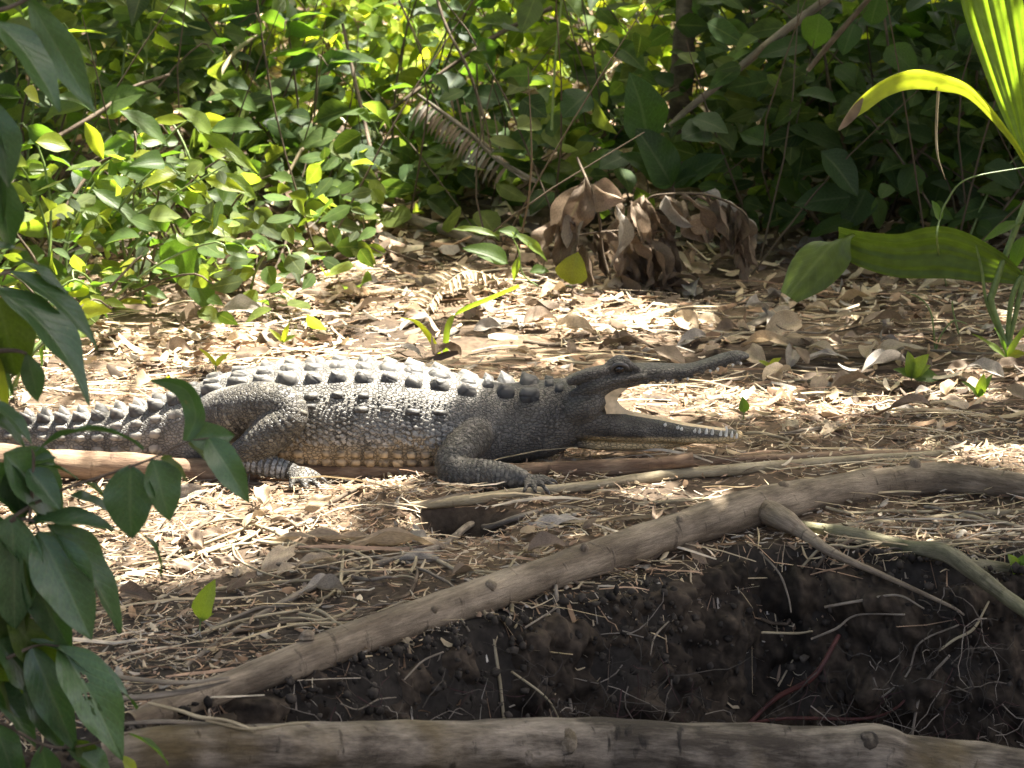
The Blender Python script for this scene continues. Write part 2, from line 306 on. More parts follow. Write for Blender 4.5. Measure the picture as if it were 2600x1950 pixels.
# ------------------------------------------------------------------ branches, logs and sticks
def pix_tube(name, pp, mat, parent=None, h=None, **kw):      # pp: (px, py, radius in photograph pixels[, depth]); without depth it rests on the ground
    pts, rad = [], []
    for q in pp:
        if len(q) > 3 and q[3] is not None: p = P(q[0], q[1], q[3]); r = q[2]*mm(q[3])
        else:
            r = q[2]*.001; p = G(q[0], q[1], r*.75); r = q[2]*mm(p[1])
        pts.append(p); rad.append(r)
    return pts, rad
def branch_thing(name, label, cat, pp, mat, group=None, **kw):
    pts, rad = pix_tube(name, pp, mat)
    o = tube_part(name, pts, rad, mat, None, **kw); return tag(o, label, cat, group), pts, rad

bp = [(330, 1835, 28), (430, 1795, 34), (600, 1735, 41), (760, 1675, 46), (1000, 1590, 47), (1250, 1505, 47), (1500, 1420, 47), (1700, 1355, 48), (1850, 1310, 51), (1960, 1282, 52), (2080, 1253, 44), (2250, 1228, 43), (2370, 1215, 42), (2470, 1220, 38), (2650, 1245, 28)]
pts, rad = pix_tube('', bp, None)
br = thing('fallen_branch', 'long smooth grey-brown fallen branch with a fork lying along the bank edge', 'branch', pts[7])
tube_part('main_limb', pts, rad, M['branch'], br, n=150, sides=26, rough=.07, seed=3, freq=7)
f0 = np.array(pts[8])
# fork stub and the limb that leaves it
f0 = np.array(pts[9])
stub = [f0+np.array([-.05, -.005, .0]), G(1992, 1322, .045), G(2035, 1349, .03), G(2110, 1394, .025)+np.array([0, -.03, 0]), G(2230, 1442, .02)+np.array([0, -.05, 0]), G(2400, 1520, .02)+np.array([0, -.05, 0]), G(2440, 1545, .02)+np.array([0, -.05, 0])]
tube_part('side_limb', stub, [.034, .027, .017, .011, .007, .004, .002], M['branch'], br, n=60, sides=14, rough=.08, seed=5)
for i, (px, py, s) in enumerate([(1255, 1470, 12), (1990, 1262, 13), (1478, 1372, 9), (760, 1655, 15), (2330, 1195, 12), (1100, 1540, 8), (1730, 1345, 9)]):
    a = min(range(len(bp)-1), key=lambda j: abs(bp[j][0]-px)); c = np.array(smooth_path(pts, 150)[int(np.argmin([abs((q-CAM)[0]/(q-CAM)[1]*7000*CT-(px-1300)) for q in smooth_path(pts, 150)]))])
    r = .050; ang = math.radians([40, 75, 60, 100, 80, 25, 50][i]); nrm = np.array([0, -math.cos(ang), math.sin(ang)])
    q0 = c + nrm*r*.75; tube_part('knot', [q0, q0+nrm*r*.24, q0+nrm*r*.36], [s*.0012, s*.0010, s*.0005], M['branch'], br, n=7, sides=9, rough=.25, seed=40+i, freq=60)

lp = [(250, 1925, 55, -2.0), (420, 1905, 62, -1.95), (640, 1902, 66, -1.88), (850, 1900, 72, -1.75), (1150, 1895, 70, -1.55), (1500, 1900, 78, -1.4), (1640, 1902, 74, -1.4), (1850, 1915, 82, -1.38), (2080, 1925, 86, -1.36), (2220, 1925, 92, -1.36), (2290, 1942, 86, -1.36), (2420, 1965, 90, -1.36), (2700, 2010, 90, -1.38)]
pts2, rad2 = pix_tube('', lp, None)
lg = thing('fallen_log', 'thick pale weathered log with dark stains lying below the earth bank', 'log', pts2[5])
tube_part('trunk', pts2, rad2, M['log'], lg, n=170, sides=30, rough=.06, seed=9, freq=6)
for i, (px, ang, s) in enumerate([(1430, 40, .032), (780, 78, .016), (2200, 55, .022), (1330, 5, .022), (1020, 12, .018)]):
    sp = smooth_path(np.column_stack([pts2, rad2]), 170); j = int(np.argmin([abs((q[:3]-CAM)[0]/((q[:3]-CAM)[1]*CT-(q[2]-CAM[2])*ST)*7000-(px-1300)) for q in sp])); c, r = sp[j][:3], sp[j][3]
    a = math.radians(ang); nrm = np.array([0, -math.cos(a), math.sin(a)]); q0 = c+nrm*r*.86
    tube_part('knot', [q0, q0+nrm*r*.13, q0+nrm*r*.2], [s, s*.85, s*.4], M['log'], lg, n=8, sides=12, rough=.25, seed=60+i, freq=50)

branch_thing('brown_log', 'brown fallen log lying under the crocodile belly and tail', 'log',
    [(-260, 1150, 36, -.17), (-60, 1160, 37, -.17), (150, 1176, 38, -.17), (330, 1187, 37, -.17), (500, 1199, 34, -.17), (650, 1200, 30, -.165), (850, 1200, 20, -.15), (1050, 1200, 20, -.14), (1300, 1197, 21, -.14), (1480, 1190, 22, -.15), (1650, 1180, 20, -.16), (1760, 1166, 18, -.15)], M['brownlog'], n=110, sides=20, rough=.10, seed=13)
branch_thing('pale_pole', 'long pale tan pole running past the front foot to the right', 'stick',
    [(1035, 1285, 10), (1150, 1275, 14), (1300, 1255, 14), (1500, 1233, 14), (1700, 1207, 15), (1900, 1190, 15), (2100, 1172, 13), (2300, 1160, 12), (2650, 1140, 11)], M['stick'], n=110, sides=12, rough=.10, seed=21)
branch_thing('brown_stick', 'dark brown straight stick behind the long pale pole', 'stick',
    [(1740, 1180, 11), (1950, 1165, 12), (2200, 1155, 11), (2660, 1148, 12)], M['brownlog'], n=50, sides=10, rough=.10, seed=22)
branch_thing('thin_stick', 'thin tan stick in front of the pale pole above the branch', 'stick',
    [(1430, 1300, 5), (1650, 1278, 6), (1850, 1262, 6), (1980, 1240, 7), (2150, 1205, 7), (2290, 1170, 7), (2440, 1172, 6)], M['stick'], n=70, sides=9, rough=.12, seed=23)
branch_thing('crooked_root', 'long crooked grey root crossing the shaded litter below the front foot', 'root',
    [(470, 1690, 6), (600, 1600, 8), (720, 1530, 9), (840, 1470, 9), (960, 1432, 9), (1120, 1385, 10), (1195, 1332, 9), (1240, 1338, 8), (1330, 1310, 8), (1430, 1290, 8), (1530, 1305, 5)], M['grey'], n=100, sides=10, rough=.12, seed=24)
branch_thing('mossy_limb', 'greenish bent limb sloping down from the fork of the branch', 'branch',
    [(2010, 1336, 17), (2150, 1355, 19), (2300, 1390, 21), (2400, 1405, 23, -.86), (2480, 1460, 21, -.93), (2560, 1520, 20, -.98), (2660, 1590, 19, -1.05)], M['mossy'], n=80, sides=16, rough=.08, seed=25)
branch_thing('straight_limb', 'pale straight stick lying above the bent greenish limb', 'stick',
    [(2080, 1338, 6), (2200, 1332, 9), (2350, 1318, 9), (2500, 1305, 9), (2660, 1296, 8)], M['stick'], n=50, sides=10, rough=.12, seed=26)
branch_thing('short_limb', 'green-brown limb reaching out of frame beside the bent limb', 'branch',
    [(2420, 1425, 16), (2520, 1440, 17), (2660, 1465, 17)], M['mossy'], n=30, sides=12, rough=.08, seed=27)
branch_thing('thin_cross_twig', 'thin grey twig leaning across the pale straight stick', 'twig',
    [(2325, 1285, 4), (2400, 1345, 6), (2470, 1410, 6), (2500, 1440, 4)], M['grey'], n=24, sides=8, rough=.12, seed=28)
branch_thing('grey_pole', 'grey weathered pole lying aslant in the undergrowth behind the crocodile', 'stick',
    [(660, 430, 10, 3.6), (760, 462, 12, 3.4), (950, 525, 13, 3.1), (1120, 580, 14, 2.9), (1250, 625, 13, 2.75)], M['grey'], n=50, sides=12, rough=.08, seed=29)
branch_thing('straw_strip', 'broad bleached straw strip in the sun by the dark leaves', 'straw',
    [(230, 1490, 10), (330, 1460, 14), (430, 1430, 13), (560, 1385, 9), (720, 1330, 4)], M['stick'], n=40, sides=8, rough=.15, seed=30, flat=.35)
branch_thing('cane_piece', 'short pale cane with a node in the sunlit litter behind the snout', 'cane',
    [(1510, 845, 12), (1600, 828, 14), (1680, 800, 14), (1715, 785, 13)], M['stick'], n=30, sides=12, rough=.05, seed=31)
branch_thing('flat_slat', 'flat pale grey wood strip leaning up beyond the snout', 'stick',
    [(1800, 870, 10), (1880, 838, 14), (1960, 800, 18), (2000, 775, 20)], M['grey'], n=24, sides=10, rough=.05, seed=32, flat=.4)
branch_thing('thin_wand', 'very long thin brown wand lying in front of the folded palm leaf', 'stick',
    [(1500, 775, 4), (1700, 745, 4), (1900, 728, 4), (2060, 712, 4), (2230, 695, 3)], M['twig'], n=40, sides=7, rough=.08, seed=33)
branch_thing('dark_twig', 'dark crooked twig on the bare soil behind the croc neck', 'twig',
    [(1330, 868, 6), (1400, 878, 8), (1460, 868, 9), (1560, 860, 7), (1640, 872, 4)], M['twig'], n=30, sides=8, rough=.15, seed=34)
branch_thing('leaning_branch', 'long thin bare stem leaning up to the right through the undergrowth', 'branch',
    [(1700, 320, 7, 2.85), (1765, 262, 9, 2.85), (1880, 170, 10, 2.85), (1990, 80, 11, 2.85), (2110, -10, 11, 2.85), (2260, -120, 11, 2.85)], M['grey'], n=50, sides=10, rough=.06, seed=35)
branch_thing('leaning_branch', 'short bare stem leaning beside the long leaning stem', 'branch',
    [(2050, 180, 6, 2.6), (2120, 95, 7, 2.6), (2190, 15, 7, 2.6), (2260, -70, 7, 2.6)], M['twig'], n=40, sides=8, rough=.08, seed=36)
for i, (pp, lab) in enumerate([
    ([(1380, 520, 4, 3.2), (1470, 470, 4, 3.3), (1600, 440, 4, 3.4), (1750, 390, 3, 3.5)], 'thin dark twig arching among the large dark leaves'),
    ([(870, 60, 4, 3.5), (900, 200, 5, 3.4), (930, 330, 5, 3.2), (960, 470, 5, 2.9)], 'upright dark stem in front of the glowing leaves'),
    ([(990, 280, 5, 3.4), (1100, 200, 5, 3.5), (1260, 90, 6, 3.6), (1400, 20, 6, 3.7)], 'dark slanting branch crossing the glowing leaves'),
    ([(1230, 300, 4, 3.1), (1190, 180, 4, 3.2), (1130, 60, 4, 3.3), (1100, -40, 4, 3.4)], 'slim dark stem leaning left in the glowing leaves'),
    ([(1400, 330, 3, 2.6), (1410, 150, 3, 2.6), (1430, -30, 3, 2.6)], 'pale green hanging vine before the glowing leaves'),
    ([(150, 345, 6, 2.5), (260, 280, 6, 2.6), (330, 225, 5, 2.7), (430, 190, 4, 2.8)], 'tan bare branch rising through the left bush'),
    ([(60, 690, 5, 2.0), (170, 520, 5, 2.2), (240, 425, 4, 2.3), (290, 395, 3, 2.3)], 'reddish slanting stem in the sunlit left bush'),
    ([(530, 260, 6, 3.2), (570, 170, 6, 3.3), (610, 120, 5, 3.4), (670, 80, 4, 3.5)], 'knobbly tan stem rising behind the left bush'),
    ([(690, 520, 4, 2.7), (760, 390, 4, 2.8), (770, 380, 3, 2.8)], 'short pale stick poking up beside the grey pole')]):
    branch_thing(['slender_branch', 'sapling', 'slanting_branch', 'sapling', 'hanging_vine', 'bare_branch', 'slanting_branch', 'sapling', 'upright_stick'][i], lab, ['branch', 'sapling', 'branch', 'sapling', 'vine', 'branch', 'branch', 'sapling', 'stick'][i], pp, M['stem'] if i == 4 else (M['stick'] if i in (7, 8) else M['twig']), n=36, sides=8, rough=.12, seed=70+i)
tree = thing('tree', 'brown tree trunk standing in the undergrowth behind the leaning stem', 'tree', P(1735, 330, 3.55))
tube_part('trunk', [P(1715, 420, 3.55), P(1728, 250, 3.55), P(1738, 100, 3.55), P(1748, -40, 3.55), P(1760, -600, 3.6), P(1740, -1900, 3.65)], [.055, .045, .042, .042, .045, .04], M['trunk'], tree, n=60, sides=18, rough=.1, seed=77)

for i, (pp, fl, mt, lab) in enumerate([([(290, 1718, 12), (390, 1730, 16), (480, 1733, 14), (582, 1720, 6)], .3, 'grey', 'flat grey dry sheath strip above the lower end of the branch'), ([(300, 1775, 16), (400, 1766, 20), (490, 1752, 16), (585, 1727, 6)], .35, 'grey', 'broad grey dry sheath strip at the lower end of the branch'), ([(300, 1838, 10), (420, 1832, 14), (530, 1838, 10), (600, 1846, 5)], .35, 'grey', 'grey split strip lying just above the log'),
    ([(375, 1785, 4), (456, 1805, 5), (506, 1821, 5), (579, 1831, 5), (645, 1856, 4)], 1, 'stick', 'pale zigzag twig lying at the left end of the log'), ([(522, 1828, 4), (615, 1850, 5), (680, 1848, 5), (735, 1838, 4), (787, 1836, 4)], 1, 'stick', 'pale curved twig along the top of the log'), ([(470, 1925, 5), (560, 1940, 6), (660, 1958, 5)], 1, 'stick', 'pale straight twig at the bottom beside the log')]):
    pts = [P(a, b, -1.86-.06*(i > 2)) for a, b, r in pp]; tag(tube_part('dry_sheath' if i < 3 else 'pale_twig', pts, [r*mm(-1.9) for a, b, r in pp], M[mt], None, n=36, sides=9, rough=.15, seed=200+i, flat=fl), lab, 'sheath' if i < 3 else 'twig')
# bank roots: one object each for those that stand out, the fine rootlets are one mass
roots = [([(1300, 1680, 4), (1380, 1740, 4), (1420, 1800, 3), (1450, 1850, 2)], 'stick', 'pale thin root hanging down the middle of the dark bank'),
    ([(1700, 1555, 3), (1660, 1590, 4), (1640, 1640, 2)], 'stick', 'short pale curved rootlet on the dark bank below the fork'),
    ([(2120, 1590, 9), (2050, 1690, 11), (1960, 1750, 10), (1880, 1820, 8)], 'redroot', 'dark red root slanting down the bank'),
    ([(1880, 1815, 5), (2000, 1795, 7), (2180, 1800, 7), (2260, 1770, 5), (2310, 1720, 4)], 'redroot', 'reddish horizontal root at the foot of the bank'),
    ([(2510, 1505, 4), (2470, 1570, 5), (2420, 1600, 5), (2375, 1625, 4)], 'stick', 'pale bent twig hanging over the right of the bank'),
    ([(1920, 1380, 4), (1970, 1430, 4), (1990, 1490, 4), (2005, 1530, 3)], 'grey', 'thin grey root hanging from the bank rim under the branch'),
    ([(1925, 1584, 5), (2010, 1582, 5), (2060, 1580, 3)], 'stick', 'short straight pale stick stuck in the dark bank'),
    ([(2040, 1600, 4), (2110, 1570, 5), (2160, 1540, 4), (2290, 1535, 4)], 'grey', 'grey root fringe bending out of the bank'),
    ([(2090, 1520, 5), (2180, 1500, 6), (2270, 1490, 5), (2330, 1520, 3)], 'grey', 'tuft of grey roots at the rim of the bank hollow'),
    ([(1330, 1570, 4), (1370, 1545, 4), (1420, 1520, 3)], 'grey', 'small grey twig lying just below the branch'),
    ([(2190, 1780, 4), (2280, 1690, 4), (2330, 1610, 4), (2420, 1560, 3)], 'grey', 'slender root rising to the right over the bank'),
    ([(2300, 1850, 6), (2340, 1720, 6), (2400, 1640, 5)], 'grey', 'dim upright stick in the dark bank hollow'),
    ([(1020, 1700, 3), (1090, 1650, 4), (1130, 1630, 3)], 'grey', 'crooked pale rootlet under the left of the branch'),
    ([(870, 1760, 3), (920, 1770, 3), (960, 1750, 3), (1010, 1740, 2)], 'stick', 'tan rootlet low on the bank above the log')]
for i, (pp, mt, lab) in enumerate(roots):
    pts = [G(q[0], q[1], .03)+np.array([random.gauss(0, .006), -.065-.01*(j % 2), 0]) for j, q in enumerate(pp)]
    tag(tube_part('root', pts, [q[2]*.0006 for q in pp], M['grey' if mt == 'stick' and i % 2 else mt], None, n=24, sides=7, rough=.15, seed=100+i), lab, 'root')

# ------------------------------------------------------------------ litter masses (nobody could count them)
PAL = np.array([[.50, .39, .23], [.54, .43, .27], [.36, .23, .13], [.17, .105, .06], [.44, .29, .18], [.33, .29, .23], [.62, .52, .37], [.13, .095, .065], [.24, .17, .11]])
def strips(name, xy, length, width, lift, pal, bend=.25, seg=3, tilt=.35, zoff=.003, darken=None):
    n = len(xy); rs = np.random.default_rng(len(name)*7+n); az = rs.uniform(0, 2*math.pi, n) if darken is None else darken
    L = length[0]*(length[1]/length[0])**rs.uniform(0, 1, n); W = width[0]*(width[1]/width[0])**rs.uniform(0, 1, n)
    t = np.linspace(-.5, .5, seg+1); b = rs.normal(0, bend, n)
    # path in the local frame: x along, y sideways bend
    lx = t[None, :]*L[:, None]; ly = (t[None, :]**2)*(b*L)[:, None]; pitch = rs.normal(0, tilt, n)
    lz = lx*np.sin(pitch)[:, None] + (.25-t[None, :]**2)*(rs.uniform(-.2, .6, n)*L*.5)[:, None]
    roll = rs.normal(0, .5, n)
    ca, sa = np.cos(az)[:, None], np.sin(az)[:, None]
    cx = xy[:, 0, None] + lx*ca - ly*sa; cy = xy[:, 1, None] + lx*sa + ly*ca
    g = gz(cx, cy); base = gz(xy[:, 0], xy[:, 1])[:, None]
    cz = np.maximum(g, base+lz) + zoff + rs.uniform(0, lift, n)[:, None]
    taper = 1-.55*np.abs(2*t)**2.5
    wx, wy, wz = -sa*np.cos(roll)[:, None], ca*np.cos(roll)[:, None], np.sin(roll)[:, None]
    hw = (W[:, None]/2)*taper[None, :]
    A = np.stack([cx+wx*hw, cy+wy*hw, cz+wz*hw], -1); B = np.stack([cx-wx*hw, cy-wy*hw, cz-wz*hw], -1)
    Cn = np.stack([cx, cy, cz + W[:, None]*.22], -1)
    V = np.stack([A, Cn, B], 2).reshape(-1, 3)                    # n,(seg+1),3
    k = 3*(seg+1); o = (np.arange(n)*k)[:, None]; F = []
    for s in range(seg):
        F.append(np.stack([o[:, 0]+3*s, o[:, 0]+3*s+1, o[:, 0]+3*s+4, o[:, 0]+3*s+3], -1)); F.append(np.stack([o[:, 0]+3*s+1, o[:, 0]+3*s+2, o[:, 0]+3*s+5, o[:, 0]+3*s+4], -1))
    F = np.concatenate(F); ci = rs.integers(0, len(pal), n); c = pal[ci]*rs.uniform(.65, 1.2, (n, 1))
    return V, F, np.repeat(c, k, 0)
def region(n, x0, x1, y0, y1, dens=None):
    out = []
    while sum(map(len, out)) < n:
        q = np.column_stack([RNG.uniform(x0, x1, n), RNG.uniform(y0, y1, n)])
        keep = q[:, 1] > np.interp(q[:, 0], EDGE_X, EDGE_Y)-.02-.11*RNG.uniform(0, 1, n)**2; keep &= ((q[:, 0]-1.2)/.13)**2+((q[:, 1]+.47)/.09)**2 > 1
        if dens is not None: keep &= RNG.uniform(0, 1, n) < dens(q[:, 0], q[:, 1])
        out.append(q[keep])
    return np.vstack(out)[:n]
def stuff(name, label, cat, parts, mat):
    V, F, C, o = [], [], [], 0
    for v, f, c in parts: V.append(v); F.append(f+o); C.append(c); o += len(v)
    ob = obj(name, mesh_np(name, np.vstack(V), np.vstack(F), mat, False, col=np.vstack(C))); return tag(ob, label, cat, None, 'stuff')
clump = lambda x, y: np.clip(.55+.45*noise2(x, y, 7, 6), .12, 1)
bare = lambda x, y: np.clip(.6+.4*noise2(x, y, 5, 8), .15, 1)*(1-.75*np.exp(-(((x-1.6)/.9)**2+((y-1.28)/.16)**2)))
stuff('wood_litter', 'fine tan and reddish wood chips and fibres covering the bank top', 'litter', [
    strips('chip', region(19000, -.5, 3.1, -2.2, 1.1, bare), (.010, .045), (.0025, .009), .010, PAL, .3, 2),
    strips('chipfar', region(6500, -.9, 3.6, .9, 3.2, bare), (.015, .07), (.004, .014), .015, PAL, .3, 2),
    strips('fibre', region(4500, -.4, 3.0, -2.0, .9, clump), (.03, .12), (.0016, .0045), .012, PAL, .55, 4, .25),
    strips('straw', region(620, -.6, 3.2, -1.6, 2.6, clump), (.10, .42), (.003, .010), .018, PAL[[0, 1, 4, 6]], .12, 4, .1, .006, RNG.normal(.1, .3, 620)),
    strips('fragment', region(1500, -.8, 3.4, .35, 2.9, bare), (.04, .11), (.012, .034), .02, PAL, .2, 3, .45), strips('fragmentnear', region(900, -.3, 2.9, -1.7, .2, clump), (.02, .055), (.007, .018), .012, PAL, .2, 3, .4)], M['chips'])
stuff('far_litter', 'brown and tan leaf litter under the undergrowth behind', 'litter', [
    strips('farleaf', region(9000, -2.5, 5.2, 2.6, 9.5), (.05, .15), (.02, .06), .05, PAL, .2, 2, .5), ], M['chips'])
# rootlets on the bank face
q = np.column_stack([RNG.uniform(.2, 3.1, 4200), np.zeros(4200)]); q[:, 1] = np.interp(q[:, 0], EDGE_X, EDGE_Y) - RNG.uniform(-.1, .55, 4200)
PALR = np.array([[.06, .05, .035], [.11, .09, .065], [.04, .032, .024], [.24, .20, .15], [.06, .05, .037], [.035, .028, .02], [.06, .03, .025]])
def rootlets(n, seg=7):
    rs = np.random.default_rng(77); x = rs.uniform(.3, 3.1, n); y = np.interp(x, EDGE_X, EDGE_Y)-rs.uniform(.06, .42, n)
    p = np.column_stack([x, y-.085, gz(x, y)+.03]); d = rs.normal(0, 1, (n, 3)); d[:, 2] -= .9; d[:, 1] *= .35; d /= np.linalg.norm(d, axis=1)[:, None]; st = rs.uniform(.008, .032, n)[:, None]; w = rs.uniform(.0006, .0016, n)[:, None]; rows = []
    for s in range(seg+1):
        sd = np.cross(d, (0, -1, .3)); sd /= np.linalg.norm(sd, axis=1)[:, None]; ww = w*(1-.6*s/seg); rows += [p+sd*ww, p+np.array([0, -1, .2])*ww*.8, p-sd*ww]; p = p+d*st; d = d+rs.normal(0, .42, (n, 3))*np.array([1, .4, 1]); d /= np.linalg.norm(d, axis=1)[:, None]
    V = np.stack(rows, 1).reshape(-1, 3); o = np.arange(n)*3*(seg+1); F = []
    for s in range(seg):
        for a in (0, 1): F.append(np.stack([o+3*s+a, o+3*s+a+1, o+3*s+a+4, o+3*s+a+3], -1))
    return V, np.concatenate(F), np.repeat(PALR[rs.integers(0, len(PALR), n)]*rs.uniform(.7, 1.3, (n, 1)), 3*(seg+1), 0)
def clods(n):
    ico = np.array([(0, 0, 1), (.9, 0, .45), (.28, .85, .45), (-.72, .53, .45), (-.72, -.53, .45), (.28, -.85, .45), (.72, .53, -.45), (-.28, .85, -.45), (-.9, 0, -.45), (-.28, -.85, -.45), (.72, -.53, -.45), (0, 0, -1)])
    fc = np.array([(0, 1, 2), (0, 2, 3), (0, 3, 4), (0, 4, 5), (0, 5, 1), (1, 6, 2), (2, 7, 3), (3, 8, 4), (4, 9, 5), (5, 10, 1), (6, 7, 2), (7, 8, 3), (8, 9, 4), (9, 10, 5), (10, 6, 1), (11, 7, 6), (11, 8, 7), (11, 9, 8), (11, 10, 9), (11, 6, 10)])
    x = RNG.uniform(.3, 3.1, n); y = np.interp(x, EDGE_X, EDGE_Y) - RNG.uniform(-.02, .45, n); s = .003*(5**RNG.uniform(0, 1, n)); c = np.column_stack([x, y-.035, gz(x, y)+.01])
    V = c[:, None, :] + ico[None]*(s[:, None, None]*RNG.uniform(.55, 1.15, (n, 12, 1)))*RNG.uniform(.6, 1.2, (n, 1, 3)); F = (np.arange(n)*12)[:, None, None] + fc[None]
    return V.reshape(-1, 3), F.reshape(-1, 3), np.repeat(np.array([.035, .029, .022])*RNG.uniform(.5, 1.8, (n, 1)), 12, 0)
v_, f_, c_ = clods(5000); tag(obj('soil_clods', mesh_np('soil_clods', v_, f_, M['ground'], True, col=c_)), 'dark crumbly soil clods on the bank face', 'soil', None, 'stuff')
stuff('bank_rootlets', 'tangle of fine dark rootlets and crumbs on the bank face', 'rootlets', [
    rootlets(3400), strips('crumb', q[2800:], (.006, .02), (.003, .008), .008, np.vstack([PALR, [[.5, .45, .37]]]), .2, 2)], M['chips'])

# ------------------------------------------------------------------ leaves
_LC = {}
PROF = {'ovate': lambda t: (np.sin(math.pi*t**.72)**.85), 'lance': lambda t: (np.sin(math.pi*t**.85)**1.05), 'round': lambda t: (np.sin(math.pi*t**.62)**.6), 'heart': lambda t: np.sin(math.pi*np.clip(t*.93+.07, 0, 1)**.5)**.8, 'strap': lambda t: np.minimum(1, 6*t+.25)*np.clip((1-t)*3.2, 0, 1)**.7}
def leaf_unit(shape, var, mat, arch, fold, hi=False, crumple=0., holes=False):
    key = (shape, var, mat, round(arch, 2), round(fold, 2), hi, crumple, holes)
    if key in _LC: return _LC[key]
    rs = np.random.default_rng(var*31+7); nx, ny = (30, 64) if holes else ((8, 20) if hi else (4, 8))
    t = np.linspace(0, 1, ny+1); w = PROF[shape](np.clip(t, .0, 1))*.5; w[0] = max(w[0]*.3, .015); w[-1] = .004
    u = np.linspace(-1, 1, nx+1); U, T = np.meshgrid(u, t); X = U*w[:, None]; Y = T.copy()
    ph = rs.uniform(0, 6.28, 6)
    X = X + .05*np.sin(3*T+ph[0])*(T)*(1-T)*2 + .02*U*np.sin(13*T+ph[1])*w[:, None]*2
    Z = fold*(np.abs(U)**1.2)*w[:, None]*.5 + arch*4*T*(1-T) + .018*np.sin(9*T+ph[2]+2*U)*np.abs(U) + .012*np.sin(17*T+ph[3])*U
    if crumple: Z = Z + crumple*(.5*np.sin(7*T+ph[4]+3*U)+.35*np.sin(12*T+ph[5]-4*U)+.8*(np.abs(U)**2)*w[:, None]*np.sin(5*T+ph[1])); X = X*(1-.5*crumple*np.sin(6*T+ph[3])) 
    V = np.column_stack([X.ravel(), Y.ravel(), Z.ravel()]); I = np.arange(len(V)).reshape(ny+1, nx+1)
    F = np.column_stack([I[:-1, :-1].ravel(), I[:-1, 1:].ravel(), I[1:, 1:].ravel(), I[1:, :-1].ravel()])
    if holes:
        c = V[F].mean(1); keep = np.ones(len(F), bool)
        for hx, hy, hr in ((-.08, .30, .055), (.02, .45, .05), (-.05, .55, .04), (.12, .42, .035), (.1, .55, .045)): keep &= ((c[:, 0]-hx)**2*1.2+(c[:, 1]-hy)**2) > (hr*(.8+.3*np.sin(5*np.arctan2(c[:, 1]-hy, c[:, 0]-hx)+hx*40)))**2
        F = F[keep]
    me = mesh_np('leaf', V, F, M[mat], True, uv=np.column_stack([(U.ravel()+1)/2, T.ravel()])); _LC[key] = me; return me
def base_of(p):
    off = np.zeros(3)
    while p is not None: off = off + np.array(p.location); p = p.parent
    return off
def put_leaf(parent, B, T, w, mat, arch=.08, fold=.45, roll=0., shape='ovate', hint=(0, -.6, .8), hi=False, crumple=0., var=None, name='leaf', holes=False):
    B = np.asarray(B, float); T = np.asarray(T, float); d = T-B; L = np.linalg.norm(d); y = d/L; h = np.asarray(hint, float)
    z = h - y*np.dot(h, y)
    if np.linalg.norm(z) < 1e-3: z = np.array([0, -1., 0]) - y*(-y[1])
    z /= np.linalg.norm(z); x = np.cross(y, z); c, s = math.cos(roll), math.sin(roll); x, z = x*c+z*s, z*c-x*s
    v = var if var is not None else random.randrange(5)
    fold = round(fold*min(1.3, (w/L)/.5), 1); me = leaf_unit(shape, v, mat, arch, fold, hi, crumple, holes)
    o = bpy.data.objects.new(name, me); COL.objects.link(o); o.parent = parent; p = B - base_of(parent)
    m = Matrix(((x[0]*w, y[0]*L, z[0]*L*.9, p[0]), (x[1]*w, y[1]*L, z[1]*L*.9, p[1]), (x[2]*w, y[2]*L, z[2]*L*.9, p[2]), (0, 0, 0, 1)))
    o.matrix_basis = m; return o
def pleaf(parent, b, t, w, Y, mat, dY=0., **kw):         # base and tip as photograph positions at depth Y, the tip dY farther
    Bp, Tp = P(b[0], b[1], Y), P(t[0], t[1], Y+dY); return put_leaf(parent, Bp, Tp, w*mm(Y), mat, **kw)

# ------------------------------------------------------------------ the dark glossy shrubs in the left foreground
YF = -2.15
top = thing('foreground_shrub', 'dark glossy long leaves hanging in from the top left corner', 'shrub', P(-160, 40, YF))
tube_part('stem', [P(-200, 60, YF), P(-80, 40, YF), P(20, 20, YF), P(90, -15, YF)], [.006, .005, .004, .003], M['twig'], top, n=20, sides=8, rough=.1)
tube_part('stem', [P(-160, 40, YF), P(-170, 700, YF), P(-200, 1500, YF), P(-240, 2300, YF)], [.007, .009, .011, .012], M['twig'], top, n=20, sides=8, rough=.1)
for b, t, w, dy, ar, rl in [((-20, 50), (152, 285), 92, -.05, .10, .35), ((72, -8), (243, 292), 82, .03, -.10, -.35), ((-10, 70), (128, 150), 95, .07, .05, 0), ((-35, 240), (22, 482), 85, .0, .08, .3), ((-20, 250), (14, 575), 78, .06, .06, -.4), ((-60, -20), (60, 40), 60, .1, .05, .2), ((-30, 420), (30, 640), 80, .10, .06, .1)]:
    pleaf(top, b, t, w*1.12, YF, 'fore' if b != (-10, 70) else 'fore_olive', dY=dy, arch=ar, roll=rl, hi=True, shape='lance')
tube_part('stem', [P(-170, 300, YF), P(-80, 250, YF), P(-25, 245, YF)], [.005, .004, .003], M['twig'], top, n=12, sides=7)
tube_part('stem', [P(-172, 480, YF), P(-90, 420, YF), P(-25, 420, YF+.01)], [.005, .004, .003], M['twig'], top, n=12, sides=7)
midl = thing('foreground_shrub', 'dark glossy leaves drooping at the left edge beside the tail end', 'shrub', P(-150, 760, YF))
tube_part('stem', [P(-230, 2300, YF-.05), P(-190, 1500, YF-.05), P(-150, 760, YF-.03), P(-60, 715, YF), P(25, 690, YF)], [.012, .010, .008, .005, .003], M['twig'], midl, n=40, sides=8, rough=.1)
tube_part('stem', [P(-160, 950, YF-.03), P(-60, 900, YF), P(30, 890, YF), P(68, 898, YF)], [.007, .005, .004, .003], M['twig'], midl, n=16, sides=8, rough=.1)
